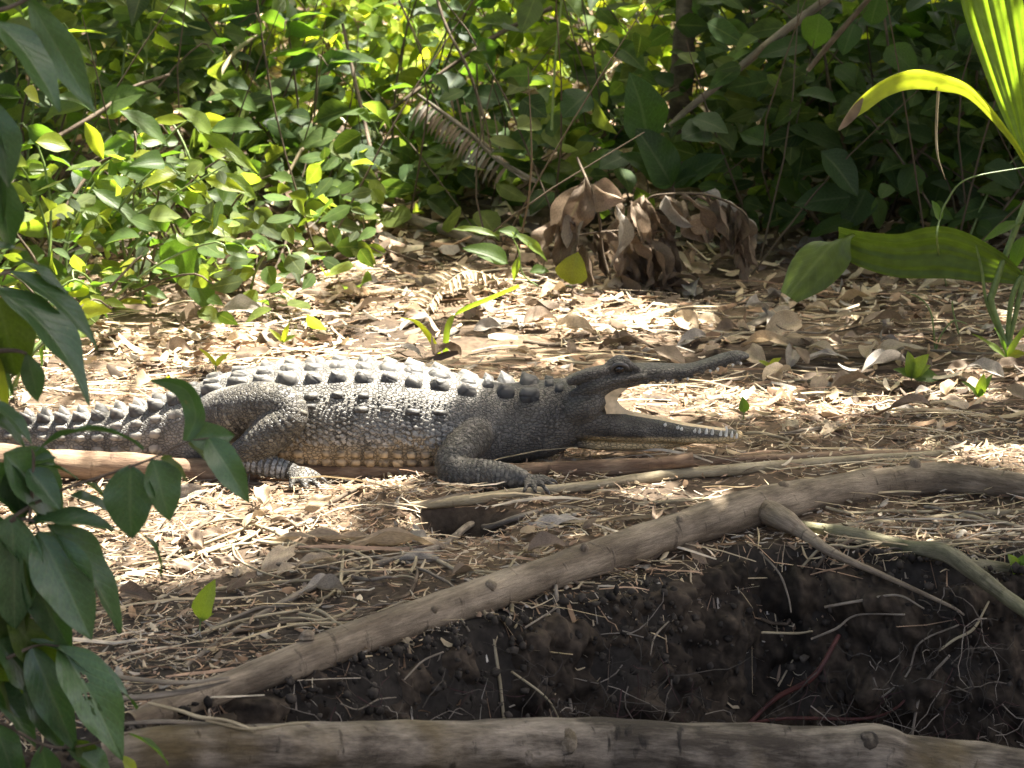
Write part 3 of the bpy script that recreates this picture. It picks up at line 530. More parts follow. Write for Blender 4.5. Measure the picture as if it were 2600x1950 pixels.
for b, t, w, dy, ar, rl, mt in [((-20, 730), (228, 1032), 105, -.06, .13, .5, 'fore'), ((20, 688), (250, 892), 72, .05, .10, .3, 'fore'), ((-10, 750), (42, 955), 130, .06, .04, -.2, 'fore_olive'), ((40, 655), (202, 795), 44, .08, .05, .4, 'fore'), ((66, 895), (97, 1022), 50, .02, .05, 0, 'fore'), ((-40, 640), (70, 640), 45, .1, .06, .2, 'fore'),
        ((-30, 1015), (82, 1132), 44, .0, .08, .4, 'fore'), ((-30, 1050), (62, 1137), 44, .03, .08, .3, 'fore'), ((-20, 880), (18, 1060), 26, .05, .05, .3, 'yellow'), ((-60, 830), (30, 1000), 50, .08, .05, .3, 'fore')]:
    pleaf(midl, b, t, w*1.2, YF, mt, dY=dy, arch=ar, roll=rl, hi=True, shape='lance' if w < 100 else 'ovate')
low = thing('foreground_shrub', 'large dark oval leaves on twigs in front of the crocodile tail', 'shrub', P(-130, 1500, YF))
stems = [[(-220, 2300, 14), (-130, 1500, 10), (0, 1340, 8), (75, 1320, 6), (100, 1350, 3)], [(-60, 1400, 8), (40, 1310, 7), (150, 1247, 5), (260, 1210, 5), (380, 1167, 4), (470, 1124, 3), (530, 1112, 2)], [(75, 1320, 6), (82, 1240, 6), (85, 1165, 5), (80, 1140, 3)],
         [(-140, 1740, 8), (0, 1680, 7), (90, 1640, 5), (150, 1640, 3)], [(-120, 1800, 8), (0, 1835, 6), (110, 1890, 5), (200, 1895, 4), (330, 1862, 3)], [(110, 1890, 4), (90, 1930, 4), (60, 1960, 3)]]
for s in stems: tube_part('stem', [P(a, b, YF) for a, b, r in s], [r*mm(YF)*.8 for a, b, r in s], M['twig'], low, n=28, sides=8, rough=.12, seed=len(s))
lowl = [((90, 1148), (365, 1138), 52, .0, .20, .9, 'fore', 'lance'), ((85, 1172), (148, 1166), 32, .0, .06, .3, 'fore', 'ovate'), ((70, 1192), (155, 1295), 66, -.02, .05, 0, 'fore', 'ovate'), ((88, 1182), (198, 1218), 30, .02, .10, .8, 'fore', 'lance'),
    ((482, 1116), (596, 1106), 66, .02, .05, -.5, 'fore', 'ovate'), ((528, 1112), (634, 1278), 72, -.03, .18, -.3, 'fore', 'ovate'), ((478, 1126), (548, 1185), 48, .04, .04, 0, 'fore_olive', 'ovate'), ((330, 1180), (336, 1368), 116, .0, .04, 0, 'fore', 'ovate'), ((385, 1166), (430, 1322), 92, .0, .05, .25, 'fore', 'ovate'),
    ((405, 1163), (476, 1226), 40, .04, .05, .2, 'fore_olive', 'ovate'), ((205, 1222), (283, 1292), 36, .03, .08, .8, 'fore_olive', 'lance'), ((70, 1332), (308, 1354), 82, -.02, .07, .45, 'fore', 'ovate'), ((10, 1150), (155, 1310), 135, .05, .03, -.1, 'fore', 'ovate'), ((180, 1260), (290, 1310), 45, .06, .05, .2, 'fore', 'ovate'),
    ((30, 1305), (38, 1600), 135, .0, .05, .1, 'fore', 'ovate'), ((40, 1380), (46, 1660), 125, .06, .03, -.2, 'fore_olive', 'ovate'), ((95, 1350), (233, 1625), 132, -.03, .07, -.1, 'fore', 'ovate'), ((120, 1332), (303, 1608), 112, .05, .08, .5, 'fore', 'ovate'), ((-40, 1290), (10, 1520), 110, .05, .05, .1, 'fore', 'ovate'),
    ((78, 1625), (350, 1798), 66, .03, .09, .5, 'fore', 'lance'), ((150, 1640), (312, 1932), 122, -.03, .07, .1, 'fore', 'ovate'), ((80, 1640), (192, 1905), 92, .0, .07, -.3, 'fore', 'ovate'), ((-10, 1625), (105, 1772), 110, .05, .04, .0, 'fore', 'ovate'), ((102, 1762), (117, 1858), 42, .05, .04, .2, 'fore', 'lance'),
    ((322, 1862), (428, 1942), 34, .0, .08, .9, 'mid', 'lance'), ((165, 1900), (290, 1990), 80, .02, .06, .3, 'fore', 'ovate'), ((105, 1892), (130, 2010), 70, .03, .05, .0, 'fore', 'ovate'), ((-20, 1835), (40, 1990), 78, .02, .06, .1, 'fore', 'ovate'), ((-20, 1700), (60, 1830), 90, .09, .04, -.2, 'fore_olive', 'ovate'),
    ((308, 1920), (350, 1985), 30, .0, .05, .3, 'yellow', 'ovate'), ((350, 1350), (408, 1465), 26, .05, .12, .8, 'fore', 'lance'), ((120, 1400), (130, 1560), 90, .12, .04, .1, 'fore', 'ovate'), ((60, 1530), (130, 1680), 80, .12, .04, .3, 'fore', 'ovate'), ((-30, 1500), (60, 1640), 110, .1, .04, .2, 'fore', 'ovate'), ((20, 1240), (110, 1330), 100, .1, .03, .2, 'fore', 'ovate')]
for b, t, w in [((-30, 1180), (60, 1300), 90), ((-20, 1330), (90, 1480), 100), ((-60, 1420), (20, 1700), 120), ((20, 1560), (150, 1740), 90), ((-50, 1560), (70, 1720), 120), ((-40, 1740), (90, 1900), 100), ((60, 1740), (160, 1900), 80), ((200, 1780), (280, 1900), 70), ((-60, 1880), (60, 1990), 110), ((190, 1880), (250, 1990), 60), ((60, 1440), (180, 1650), 90), ((30, 1180), (60, 1320), 70)]:
    lowl.append((b, t, w, .05, .05, random.uniform(-.3, .4), random.choice(('fore', 'fore', 'fore_olive')), 'ovate'))
    pass
for i, (b, t, w, dy, ar, rl, mt, sh) in enumerate(lowl):
    if i >= 35: b, t = (b[0], b[1]), (t[0], t[1])
    pleaf(low, b, t, w*1.12, YF, mt, dY=dy, arch=ar, roll=rl, hi=True, shape=sh, holes=(i == 20), fold=.55)
# the twisted leaf that stands up and bends left
ttp = [P(472, 1120, YF), P(497, 1060, YF), P(480, 1000, YF), P(440, 975, YF), P(383, 966, YF)]
def ribbon(parent, path, widths, mat, side=None, n=30, nx=6, fold=.25, name='leaf', pleat=0., twist=None):
    q = smooth_path(np.column_stack([path, widths]), n); c, w = q[:, :3], q[:, 3]; tg = np.gradient(c, axis=0); tg /= np.linalg.norm(tg, axis=1)[:, None]
    sd = smooth_path(np.asarray(side, float), n) if side is not None else None
    V, UV = [], []; u = np.linspace(-1, 1, nx+1)
    for i in range(n):
        s = sd[i] if sd is not None else np.cross(tg[i], (0, -1, .2)); s = s - tg[i]*np.dot(s, tg[i]); s /= np.linalg.norm(s); nr = np.cross(s, tg[i])
        for k in u: V.append(c[i] + s*k*w[i]/2 + nr*(abs(k)*fold*w[i]/2 + pleat*w[i]*(.7*math.cos(k*13+.8*math.sin(i*.11))+.5*math.cos(k*23+1.3+i*.02)))); UV.append(((k+1)/2, i/(n-1)))
    I = np.arange(n*(nx+1)).reshape(n, nx+1); F = np.column_stack([I[:-1, :-1].ravel(), I[:-1, 1:].ravel(), I[1:, 1:].ravel(), I[1:, :-1].ravel()])
    return obj(name, mesh_np(name, np.array(V)-base_of(parent), F, M[mat], True, uv=UV), parent)
ribbon(low, ttp, [.012, .040, .042, .030, .004], 'fore', side=[(1, 0, 0), (1, -.3, -.2), (.5, -.4, .9), (.1, -.3, 1), (0, -.2, 1)])

# ------------------------------------------------------------------ the palm seedling on the right
YP = 1.35
palm = thing('palm_seedling', 'young palm with an arching yellow-green leaf and broad pleated leaves', 'palm', G(2556, 880))
for pp, r in [([(2556, 880), (2518, 775), (2522, 739), (2551, 652), (2605, 515), (2640, 430), (2605, 400)], (7, 9, 9, 8, 7, 6, 5)), ([(2556, 880), (2569, 760), (2600, 696), (2640, 720), (2600, 715)], (6, 7, 7, 6, 5)), ([(2550, 870), (2507, 775), (2493, 688), (2478, 623)], (4, 4, 4, 2)), ([(2560, 880), (2600, 700), (2640, 500), (2625, 420), (2603, 380)], (6, 7, 8, 7, 6))]:
    tube_part('stem', [P(a, b, YP) for a, b in pp], [k*mm(YP) for k in r], M['stem'], palm, n=36, sides=9, rough=.05)
ribbon(palm, [P(a, b, YP-.02*i) for i, (a, b) in enumerate([(2610, 420), (2565, 345), (2475, 235), (2400, 195), (2310, 180), (2235, 210), (2175, 262), (2138, 312)])], [x*mm(YP) for x in (12, 16, 34, 60, 74, 62, 48, 12)], 'yellow', side=[(0, -.3, 1), (.2, -.5, 1), (.2, -.8, 1), (.1, -.9, 1), (0, -.9, 1), (-.3, -.8, 1), (-.5, -.6, .8), (-.5, -.4, .8)], n=44, nx=10, fold=.75, pleat=.02)
ribbon(palm, [P(2604, 400, YP), P(2585, 300, YP), P(2550, 150, YP-.02), P(2510, -20, YP-.03), P(2470, -200, YP-.02)], [x*mm(YP) for x in (16, 70, 120, 150, 110)], 'palm', side=[(1, .1, .1)]*5, n=36, nx=32, fold=.15, pleat=.035)
ribbon(palm, [P(2605, 712, YP), P(2520, 665, YP+.02), P(2400, 625, YP+.05), P(2290, 632, YP+.08), P(2190, 618, YP+.1), P(2130, 598, YP+.13)], [x*mm(YP) for x in (26, 105, 155, 140, 112, 80)], 'palm_shaded', side=[(0, -.4, 1)]*3+[(0, -.5, 1)]*3, n=44, nx=28, fold=.4, pleat=.022)
ribbon(palm, [P(2155, 596, YP+.1), P(2110, 622, YP+.08), P(2060, 680, YP+.05), P(2000, 752, YP+.03)], [x*mm(YP) for x in (90, 170, 170, 70)], 'fore_olive', side=[(.75, -.25, .45), (.8, -.3, .4), (.75, -.3, .4), (.7, -.3, .4)], n=24, nx=12, fold=.1, pleat=.03)
ribbon(palm, [P(2190, 248, YP-.13), P(2166, 275, YP-.145), P(2142, 308, YP-.155), P(2128, 330, YP-.16)], [x*mm(YP) for x in (8, 34, 26, 5)], 'dead', side=[(-.5, -.6, .8)]*4, n=16, nx=6, fold=.6, pleat=.06, name='dry_leaf_tip')
pleaf(palm, (2605, 560), (2490, 620), 30, YP, 'mid', arch=.1, shape='lance'); pleaf(palm, (2600, 600), (2570, 690), 40, YP+.05, 'mid', arch=.1)
tag(tube_part('dry_tendril', [P(2385, 200, YP-.05), P(2378, 300, YP-.05), P(2380, 390, YP-.05), P(2400, 455, YP-.05)], [.004, .004, .003, .001], M['stick'], None, n=20, sides=7, rough=.15), 'dry brown tendril hanging from the arching palm leaf', 'tendril')
vs = thing('vine_sprout', 'slim climbing sprout with one pale leaf before the broad palm leaf', 'sprout', G(2405, 735))
tube_part('stem', [G(2405, 735), P(2380, 620, 1.2), P(2385, 560, 1.2), P(2402, 515, 1.2), P(2455, 455, 1.2), P(2600, 425, 1.25)], [.003, .003, .003, .003, .0025, .002], M['stem'], vs, n=30, sides=7)
pleaf(vs, (2388, 560), (2365, 508), 26, 1.2, 'mid', arch=.05); pleaf(vs, (2600, 425), (2680, 400), 40, 1.25, 'mid')

# ------------------------------------------------------------------ shrubs and vines of the undergrowth
def shrub(name, label, cat, px, Y, nst, hgt, nleaf, size, mats, shapes=('ovate',), group=None, spread=.5, lean=(0, 0), zlow=.12, wr=(.45, .62), hintv=(0, -.55, .8)):
    x0 = P(px, 600, Y)[0]; b = np.array([x0, Y, float(gz(x0, Y))]); t = thing(name, label, cat, b, group); per = max(1, nleaf//nst)
    for s in range(nst):
        az = random.uniform(0, 6.28); sp = spread*random.uniform(.3, 1); h = hgt*random.uniform(.6, 1.05)
        e = b + np.array([math.cos(az)*sp+lean[0], math.sin(az)*sp*.6+lean[1], h]); m1 = b + (e-b)*.5 + np.array([random.uniform(-.06, .06), random.uniform(-.05, .05), h*.12]); s0 = b+np.array([random.uniform(-.05, .05), random.uniform(-.05, .05), -.02])
        path = smooth_path([s0, m1, e, e+np.array([math.cos(az)*.08, math.sin(az)*.05, -.03])], 14)
        tube_part('stem', path[::3].tolist()+[path[-1]], np.linspace(.0055, .0018, len(path[::3])+1), M['twig'] if random.random() < .6 else M['stem'], t, n=14, sides=6, rough=.1)
        for k in range(per):
            f = random.uniform(zlow, 1); p = path[min(13, int(f*13))]; a2 = random.uniform(0, 6.28); L = size*random.uniform(.6, 1.25)
            d = np.array([math.cos(a2), math.sin(a2)*.7, random.uniform(-.55, .35)]); d /= np.linalg.norm(d)
            h = np.array(hintv)+np.array([random.gauss(0, .7), random.gauss(0, .5), random.gauss(0, .6)])
            put_leaf(t, p+d*.015, p+d*L, L*random.uniform(*wr), random.choice(mats), arch=random.choice((.03, .08, .13)), fold=random.choice((.25, .5)), shape=random.choice(shapes), hint=h)
    return t
# broad dark leaves on the right, set one by one
rs1 = thing('broadleaf_shrub', 'shaded dark green broad-leaved shrub filling the right behind the palm', 'shrub', P(2140, 640, 2.9))
for pp in ([(2140, 640), (2150, 520), (2145, 380), (2110, 230), (2080, 60)], [(2160, 640), (2260, 480), (2370, 350), (2470, 250), (2480, 60)], [(2120, 640), (2060, 540), (2010, 480), (1960, 455)], [(2150, 500), (2230, 380), (2260, 200), (2240, 0)]):
    tube_part('stem', [P(a, b, 2.95) for a, b in pp], np.linspace(.010, .004, len(pp)), M['twig'], rs1, n=30, sides=8, rough=.1)
for b, t, w in [((2140, 375), (2000, 325), 92), ((2140, 362), (2258, 330), 60), ((2085, 385), (2178, 500), 105), ((2175, 372), (2262, 352), 48), ((2250, 405), (2277, 478), 64), ((2368, 358), (2262, 335), 88), ((2395, 438), (2368, 532), 82), ((2200, 482), (2150, 578), 92), ((1955, 465), (2048, 525), 82), ((2160, 500), (2015, 522), 84), ((2170, 562), (2055, 602), 56), ((2285, 525), (2337, 572), 46), ((2225, 500), (2232, 582), 44), ((2388, 308), (2474, 372), 78), ((2482, 368), (2435, 425), 86), ((2080, 35), (2068, 125), 84), ((2230, -10), (2212, 64), 78), ((2352, -6), (2305, 32), 58), ((2052, 108), (1922, 146), 58), ((2125, 258), (2025, 240), 62), ((2260, 470), (2235, 505), 40), ((2120, 170), (2200, 230), 70), ((2250, 120), (2330, 190), 80), ((2380, 130), (2450, 220), 80), ((2500, 420), (2590, 480), 80), ((2300, 230), (2240, 300), 76), ((2480, 60), (2440, 140), 70), ((2420, 470), (2500, 540), 80), ((2540, 280), (2600, 350), 90), ((1990, 210), (1920, 260), 66), ((2170, 60), (2140, 140), 70), ((2050, 540), (1975, 590), 60), ((2330, 420), (2290, 500), 70)]:
    pleaf(rs1, b, t, w, 2.75+random.uniform(-.1, .2), random.choice(('dark', 'dark', 'mid')), dY=random.uniform(-.08, .04), arch=random.choice((.04, .09)), fold=.3, roll=random.uniform(-.35, .35), shape=random.choice(('ovate', 'ovate', 'round')), hi=False)
big = thing('broadleaf_plant', 'plant with very large ribbed dark leaves above the dry brown frond', 'plant', P(1705, 520, 2.75))
tube_part('stem', [P(1705, 560, 2.75), P(1708, 480, 2.75), P(1690, 420, 2.75), P(1650, 340, 2.75)], [.008, .007, .006, .004], M['twig'], big, n=20, sides=8)
for b, t, w, mt in [((1648, 365), (1596, 182), 128, 'dark'), ((1706, 472), (1612, 325), 128, 'dark'), ((1694, 466), (1572, 392), 82, 'dark'), ((1492, 235), (1428, 300), 92, 'dark'), ((1800, 328), (1730, 352), 92, 'dark'), ((1718, 472), (1845, 396), 88, 'dark'), ((1712, 470), (1775, 440), 60, 'dark'), ((1590, 395), (1520, 430), 70, 'dark'), ((1760, 300), (1850, 340), 70, 'dark')]:
    pleaf(big, b, t, w, 2.7, mt, dY=-.05, arch=.06, fold=.25, shape='ovate', hi=True)
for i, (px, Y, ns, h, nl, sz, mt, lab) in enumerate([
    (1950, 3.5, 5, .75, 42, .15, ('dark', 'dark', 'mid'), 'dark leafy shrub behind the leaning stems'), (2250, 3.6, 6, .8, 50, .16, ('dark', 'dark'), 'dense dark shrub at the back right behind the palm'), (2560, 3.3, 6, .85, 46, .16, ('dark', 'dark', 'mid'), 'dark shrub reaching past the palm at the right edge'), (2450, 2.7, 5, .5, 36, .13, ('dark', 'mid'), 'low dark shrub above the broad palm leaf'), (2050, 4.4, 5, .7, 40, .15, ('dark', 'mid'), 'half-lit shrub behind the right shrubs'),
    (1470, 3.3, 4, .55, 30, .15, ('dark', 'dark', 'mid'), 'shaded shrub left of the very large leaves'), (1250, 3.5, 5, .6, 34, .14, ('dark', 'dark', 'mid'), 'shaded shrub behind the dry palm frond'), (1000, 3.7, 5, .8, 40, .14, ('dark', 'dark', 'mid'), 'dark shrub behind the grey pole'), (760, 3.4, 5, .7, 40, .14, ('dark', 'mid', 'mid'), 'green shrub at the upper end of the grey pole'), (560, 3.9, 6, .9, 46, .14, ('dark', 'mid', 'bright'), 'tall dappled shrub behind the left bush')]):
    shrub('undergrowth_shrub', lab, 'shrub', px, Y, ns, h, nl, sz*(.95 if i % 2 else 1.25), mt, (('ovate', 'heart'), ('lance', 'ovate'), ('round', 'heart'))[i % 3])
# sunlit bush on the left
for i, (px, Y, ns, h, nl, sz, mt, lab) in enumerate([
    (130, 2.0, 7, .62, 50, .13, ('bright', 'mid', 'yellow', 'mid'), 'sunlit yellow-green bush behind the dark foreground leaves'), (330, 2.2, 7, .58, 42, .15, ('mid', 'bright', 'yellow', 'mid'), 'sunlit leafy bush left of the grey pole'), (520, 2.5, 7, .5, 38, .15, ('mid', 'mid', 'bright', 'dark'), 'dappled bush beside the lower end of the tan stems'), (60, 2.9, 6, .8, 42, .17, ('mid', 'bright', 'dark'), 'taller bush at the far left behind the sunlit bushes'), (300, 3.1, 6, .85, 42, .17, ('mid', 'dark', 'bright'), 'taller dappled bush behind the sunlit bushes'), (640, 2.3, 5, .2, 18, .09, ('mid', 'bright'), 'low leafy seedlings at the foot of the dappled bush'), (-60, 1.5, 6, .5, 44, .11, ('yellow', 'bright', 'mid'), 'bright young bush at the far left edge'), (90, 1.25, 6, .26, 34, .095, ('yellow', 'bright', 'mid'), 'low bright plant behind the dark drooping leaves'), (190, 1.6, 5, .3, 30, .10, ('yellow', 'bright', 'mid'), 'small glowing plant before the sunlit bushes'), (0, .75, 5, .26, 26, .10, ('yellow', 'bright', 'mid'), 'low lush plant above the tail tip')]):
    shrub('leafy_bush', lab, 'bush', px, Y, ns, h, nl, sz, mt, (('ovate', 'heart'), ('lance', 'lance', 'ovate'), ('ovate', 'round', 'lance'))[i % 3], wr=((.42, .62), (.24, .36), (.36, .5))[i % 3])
vn = thing('trailing_vine', 'vine with pale upright leaves trailing over the left bush', 'vine', P(300, 700, 1.95))
tube_part('stem', [P(300, 700, 1.95), P(380, 560, 1.9), P(450, 490, 1.9), P(520, 450, 1.9), P(570, 420, 1.9)], [.004, .004, .003, .003, .002], M['stem'], vn, n=24, sides=7)
for b, t, w, mt in [((455, 492), (530, 550), 52, 'bright'), ((405, 510), (420, 590), 56, 'mid'), ((520, 455), (625, 490), 40, 'yellow'), ((520, 440), (465, 410), 44, 'bright'), ((560, 440), (655, 510), 40, 'bright'), ((450, 480), (405, 470), 22, 'yellow'), ((480, 600), (450, 720), 120, 'mid'), ((530, 560), (590, 600), 60, 'yellow'), ((300, 280), (430, 375), 60, 'mid'), ((535, 330), (665, 330), 56, 'mid'), ((540, 345), (445, 275), 62, 'bright'), ((510, 335), (655, 440), 44, 'bright'), ((90, 360), (180, 380), 60, 'yellow'), ((215, 310), (262, 405), 40, 'yellow'), ((60, 230), (100, 260), 50, 'yellow'), ((235, 480), (380, 600), 44, 'mid'), ((330, 400), (410, 400), 40, 'yellow'), ((200, 530), (290, 560), 60, 'bright'), ((215, 560), (300, 650), 42, 'mid'), ((480, 700), (540, 790), 70, 'mid'), ((285, 690), (360, 720), 22, 'yellow'), ((225, 780), (400, 775), 26, 'yellow'), ((240, 800), (390, 800), 24, 'bright'), ((240, 800), (345, 840), 50, 'bright'), ((265, 880), (350, 880), 42, 'yellow'), ((235, 945), (275, 975), 24, 'yellow')]:
    pleaf(vn, b, t, w, 1.9, mt, dY=random.uniform(-.05, .05), arch=.07, fold=.4, roll=random.uniform(-.4, .4), shape=random.choice(('ovate', 'lance')))
# glowing leaves farther back
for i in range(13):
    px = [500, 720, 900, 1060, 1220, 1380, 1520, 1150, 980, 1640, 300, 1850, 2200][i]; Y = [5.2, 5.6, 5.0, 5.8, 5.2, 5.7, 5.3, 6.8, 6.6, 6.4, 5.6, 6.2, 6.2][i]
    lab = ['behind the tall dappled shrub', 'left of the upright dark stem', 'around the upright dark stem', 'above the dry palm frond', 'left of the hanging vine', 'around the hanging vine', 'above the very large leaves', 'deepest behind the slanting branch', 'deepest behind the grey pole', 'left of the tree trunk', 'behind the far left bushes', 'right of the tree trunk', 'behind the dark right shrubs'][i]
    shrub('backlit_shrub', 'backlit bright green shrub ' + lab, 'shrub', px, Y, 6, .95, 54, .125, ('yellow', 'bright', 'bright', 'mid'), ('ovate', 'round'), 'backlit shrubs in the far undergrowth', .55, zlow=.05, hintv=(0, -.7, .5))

# the wood behind reads as one mass of leaves and thin stems
def leaf_mass(n, x0, x1, y0, y1, zmax, size, cols, seed, front=0.):
    rs = np.random.default_rng(seed); x = rs.uniform(x0, x1, n); y = rs.uniform(y0, y1, n); cl = noise2(x, y, 3.1, 21)
    z = gz(x, y) + zmax*rs.uniform(.02, 1, n)**.8*np.clip(.75+.4*cl, .25, 1.2); pos = np.column_stack([x, y, z])
    L = size*rs.uniform(.55, 1.3, n); W = L*rs.uniform(.42, .7, n); az = rs.uniform(0, 6.28, n); d = np.column_stack([np.cos(az), np.sin(az), rs.normal(-.35, .4, n)]); d /= np.linalg.norm(d, axis=1)[:, None]
    up = np.column_stack([rs.normal(0, .45, n), rs.normal(-.7, .4, n), rs.normal(.7, .35, n)]); s = np.cross(d, up); s /= np.linalg.norm(s, axis=1)[:, None]; u2 = np.cross(s, d); k = L[:, None]; w = W[:, None]
    t = np.array([0, .12, .3, .52, .76, 1.]); pr = np.array([.04, .62, .98, .92, .5, .02])*.5; TX = np.stack([-pr, 0*pr, pr], 1); TZ_ = -.16*(t[:, None]-.5)**2+np.abs(TX)*.28; TY = np.repeat(t[:, None]-.5, 3, 1); bent = rs.uniform(-.4, 1.6, n)
    V = (pos[:, None, None, :] + TX[None, :, :, None]*w[:, None, None, :]*s[:, None, None, :] + TY[None, :, :, None]*k[:, None, None, :]*d[:, None, None, :] + (TZ_[None]*bent[:, None, None])[..., None]*k[:, None, None, :]*u2[:, None, None, :]).reshape(-1, 3)
    o = (np.arange(n)*18)[:, None]; F = np.concatenate([o+np.array((3*a+b, 3*a+b+1, 3*a+b+4, 3*a+b+3)) for a in range(5) for b in range(2)]); cols = np.array(cols); c = cols[rs.integers(0, len(cols), n)]*rs.uniform(.6, 1.35, (n, 1))
    uv = np.tile(np.stack([np.tile([0, .5, 1], (6, 1)), np.repeat(t[:, None], 3, 1)], -1).reshape(-1, 2), (n, 1)); return V, F, np.repeat(c, 18, 0), uv
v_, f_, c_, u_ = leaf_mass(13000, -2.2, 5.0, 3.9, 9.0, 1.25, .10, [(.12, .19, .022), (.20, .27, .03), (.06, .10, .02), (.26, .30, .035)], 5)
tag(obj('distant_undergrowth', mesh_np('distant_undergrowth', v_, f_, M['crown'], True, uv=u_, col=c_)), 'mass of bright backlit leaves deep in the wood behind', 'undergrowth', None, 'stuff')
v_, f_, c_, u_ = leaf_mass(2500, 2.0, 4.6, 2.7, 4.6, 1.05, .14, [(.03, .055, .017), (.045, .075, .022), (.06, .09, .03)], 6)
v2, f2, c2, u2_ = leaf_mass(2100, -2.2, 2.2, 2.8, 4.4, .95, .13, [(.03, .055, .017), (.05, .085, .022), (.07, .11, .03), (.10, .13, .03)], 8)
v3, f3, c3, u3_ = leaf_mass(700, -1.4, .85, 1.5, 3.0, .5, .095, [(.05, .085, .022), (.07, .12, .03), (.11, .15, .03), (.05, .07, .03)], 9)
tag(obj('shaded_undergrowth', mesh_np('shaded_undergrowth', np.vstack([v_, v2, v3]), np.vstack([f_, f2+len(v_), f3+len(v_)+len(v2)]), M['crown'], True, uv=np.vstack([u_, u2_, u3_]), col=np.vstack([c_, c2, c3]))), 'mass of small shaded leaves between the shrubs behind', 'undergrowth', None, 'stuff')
n_ = 480; rs_ = np.random.default_rng(4); tv, tf, to = [], [], 0
for k in range(n_):
    x = rs_.uniform(-1.6, 4.4); y = rs_.uniform(2.5, 7.0); z = float(gz(x, y)); h = rs_.uniform(.25, 1.2); dx, dy = rs_.normal(0, .45, 2); b_ = np.array([x, y, z-.02]); e_ = b_+np.array([dx, dy, h]); v, f = tube([b_, b_*.5+e_*.5+rs_.normal(0, .05, 3), e_], [.004, .003, .0015], n=6, sides=4, cap=False); tv.append(v); tf += [tuple(i+to for i in q) for q in f]; to += len(v)
tag(obj('thicket_stems', mesh_np('thicket_stems', np.vstack(tv), np.array(tf), M['twig'], True)), 'thicket of thin bare stems among the leaves behind', 'thicket', None, 'stuff')

# ------------------------------------------------------------------ small plants round the crocodile
sp = thing('grass_shoot', 'yellow-green grass shoot standing just behind the crocodile back', 'plant', G(1130, 905))
ys = G(1130, 905)[1]
ribbon(sp, [P(1128, 945, ys), P(1110, 890, ys), P(1085, 845, ys), P(1054, 814, ys-.02), P(1016, 806, ys-.04)], [.020, .020, .019, .016, .004], 'yellow', side=[(1, -.3, .2)]*5, n=20, nx=4)
ribbon(sp, [P(1130, 930, ys), P(1138, 830, ys), P(1172, 790, ys), P(1245, 758, ys), P(1318, 726, ys)], [.016, .020, .018, .016, .012], 'bright', side=[(1, -.3, .2), (1, -.3, .3), (.5, -.3, .8), (.3, -.3, .8), (.3, -.3, .8)], n=20, nx=4)
ribbon(sp, [P(1125, 948, ys-.05), P(1170, 938, ys-.1), P(1210, 950, ys-.14), P(1238, 972, ys-.16)], [.010, .012, .010, .003], 'yellow', n=14, nx=2)
ribbon(sp, [P(1120, 945, ys-.05), P(1090, 940, ys-.08), P(1062, 948, ys-.1)], [.008, .012, .004], 'yellow', n=10, nx=2)
ribbon(sp, [P(1165, 945, ys-.1), P(1178, 965, ys-.12), P(1190, 985, ys-.13)], [.008, .014, .003], 'yellow', n=10, nx=2)
bx = thing('broad_sprout', 'sprout with one glowing yellow-green leaf before the dry frond', 'plant', G(1400, 745)); yb = G(1400, 745)[1]
tube_part('stem', [G(1400, 745), P(1440, 725, yb), P(1455, 735, yb)], [.003, .003, .002], M['stem'], bx, n=10, sides=6); tube_part('stem', [G(1400, 745), P(1330, 700, yb), P(1318, 640, yb), P(1300, 600, yb)], [.003, .003, .003, .002], M['stem'], bx, n=14, sides=6)
for b, t, w, mt in [((1450, 722), (1468, 640), 82, 'yellow'), ((1322, 602), (1265, 585), 36, 'mid'), ((1265, 600), (1145, 582), 24, 'bright'), ((1300, 590), (1390, 665), 30, 'bright'), ((1290, 670), (1175, 630), 62, 'mid'), ((1345, 690), (1395, 690), 34, 'mid'), ((1318, 650), (1305, 715), 20, 'bright')]:
    pleaf(bx, b, t, w, yb, mt, arch=.08, fold=.5, shape='ovate' if w > 50 else 'lance')
def seedling(lab, px, py, leaves, Yoff=0., cat='seedling'):
    b = G(px, py); t = thing('seedling', lab, cat, b); top = b + np.array([.005, 0, .04])
    tube_part('stem', [b-np.array([0, 0, .01]), b+np.array([.003, 0, .02]), top], [.0022, .002, .0015], M['stem'], t, n=8, sides=6)
    for dx, dy, L, w, mt in leaves:
        d = np.array([dx, random.uniform(-.3, .1), -dy]); d /= np.linalg.norm(d); put_leaf(t, top-np.array([0, 0, .01]), top+d*L, w, mt, arch=.08, fold=.4)
    return t
seedling('tiny pale seedling on the shaded litter left of the branch', 505, 1610, [(.4, -1, .09, .05, 'bright'), (.8, -.2, .03, .02, 'bright')])
seedling('leafy seedling on the sunlit soil right of the snout', 2310, 985, [(-1, -.3, .06, .03, 'mid'), (.5, -.7, .08, .05, 'bright'), (1, .2, .09, .05, 'mid'), (-.2, -1, .07, .04, 'bright'), (.8, -.4, .06, .04, 'bright')])
seedling('small yellow seedling beyond the snout tip', 1950, 960, [(-1, -.4, .04, .02, 'yellow'), (.7, -.5, .04, .025, 'yellow')])
seedling('small round-leaved seedling beside the lower jaw tip', 1885, 1075, [(-.2, -1, .035, .03, 'mid')])
seedling('seedling by the pole at the right edge of the bank', 2575, 1490, [(-.6, -1, .05, .035, 'bright'), (.7, -.6, .04, .03, 'bright'), (.6, -1, .05, .03, 'mid')])
seedling('tuft of narrow leaves at the foot of the palm', 2550, 935, [(-1, -.6, .12, .02, 'bright'), (.6, -.9, .13, .02, 'bright'), (.9, -.1, .06, .035, 'yellow'), (-.5, -1, .1, .015, 'mid')])
seedling('pale sprout right of the small snout seedling', 2480, 1035, [(-.8, -.6, .07, .02, 'mid'), (.6, -.9, .07, .02, 'mid'), (.2, -1, .06, .03, 'bright')])
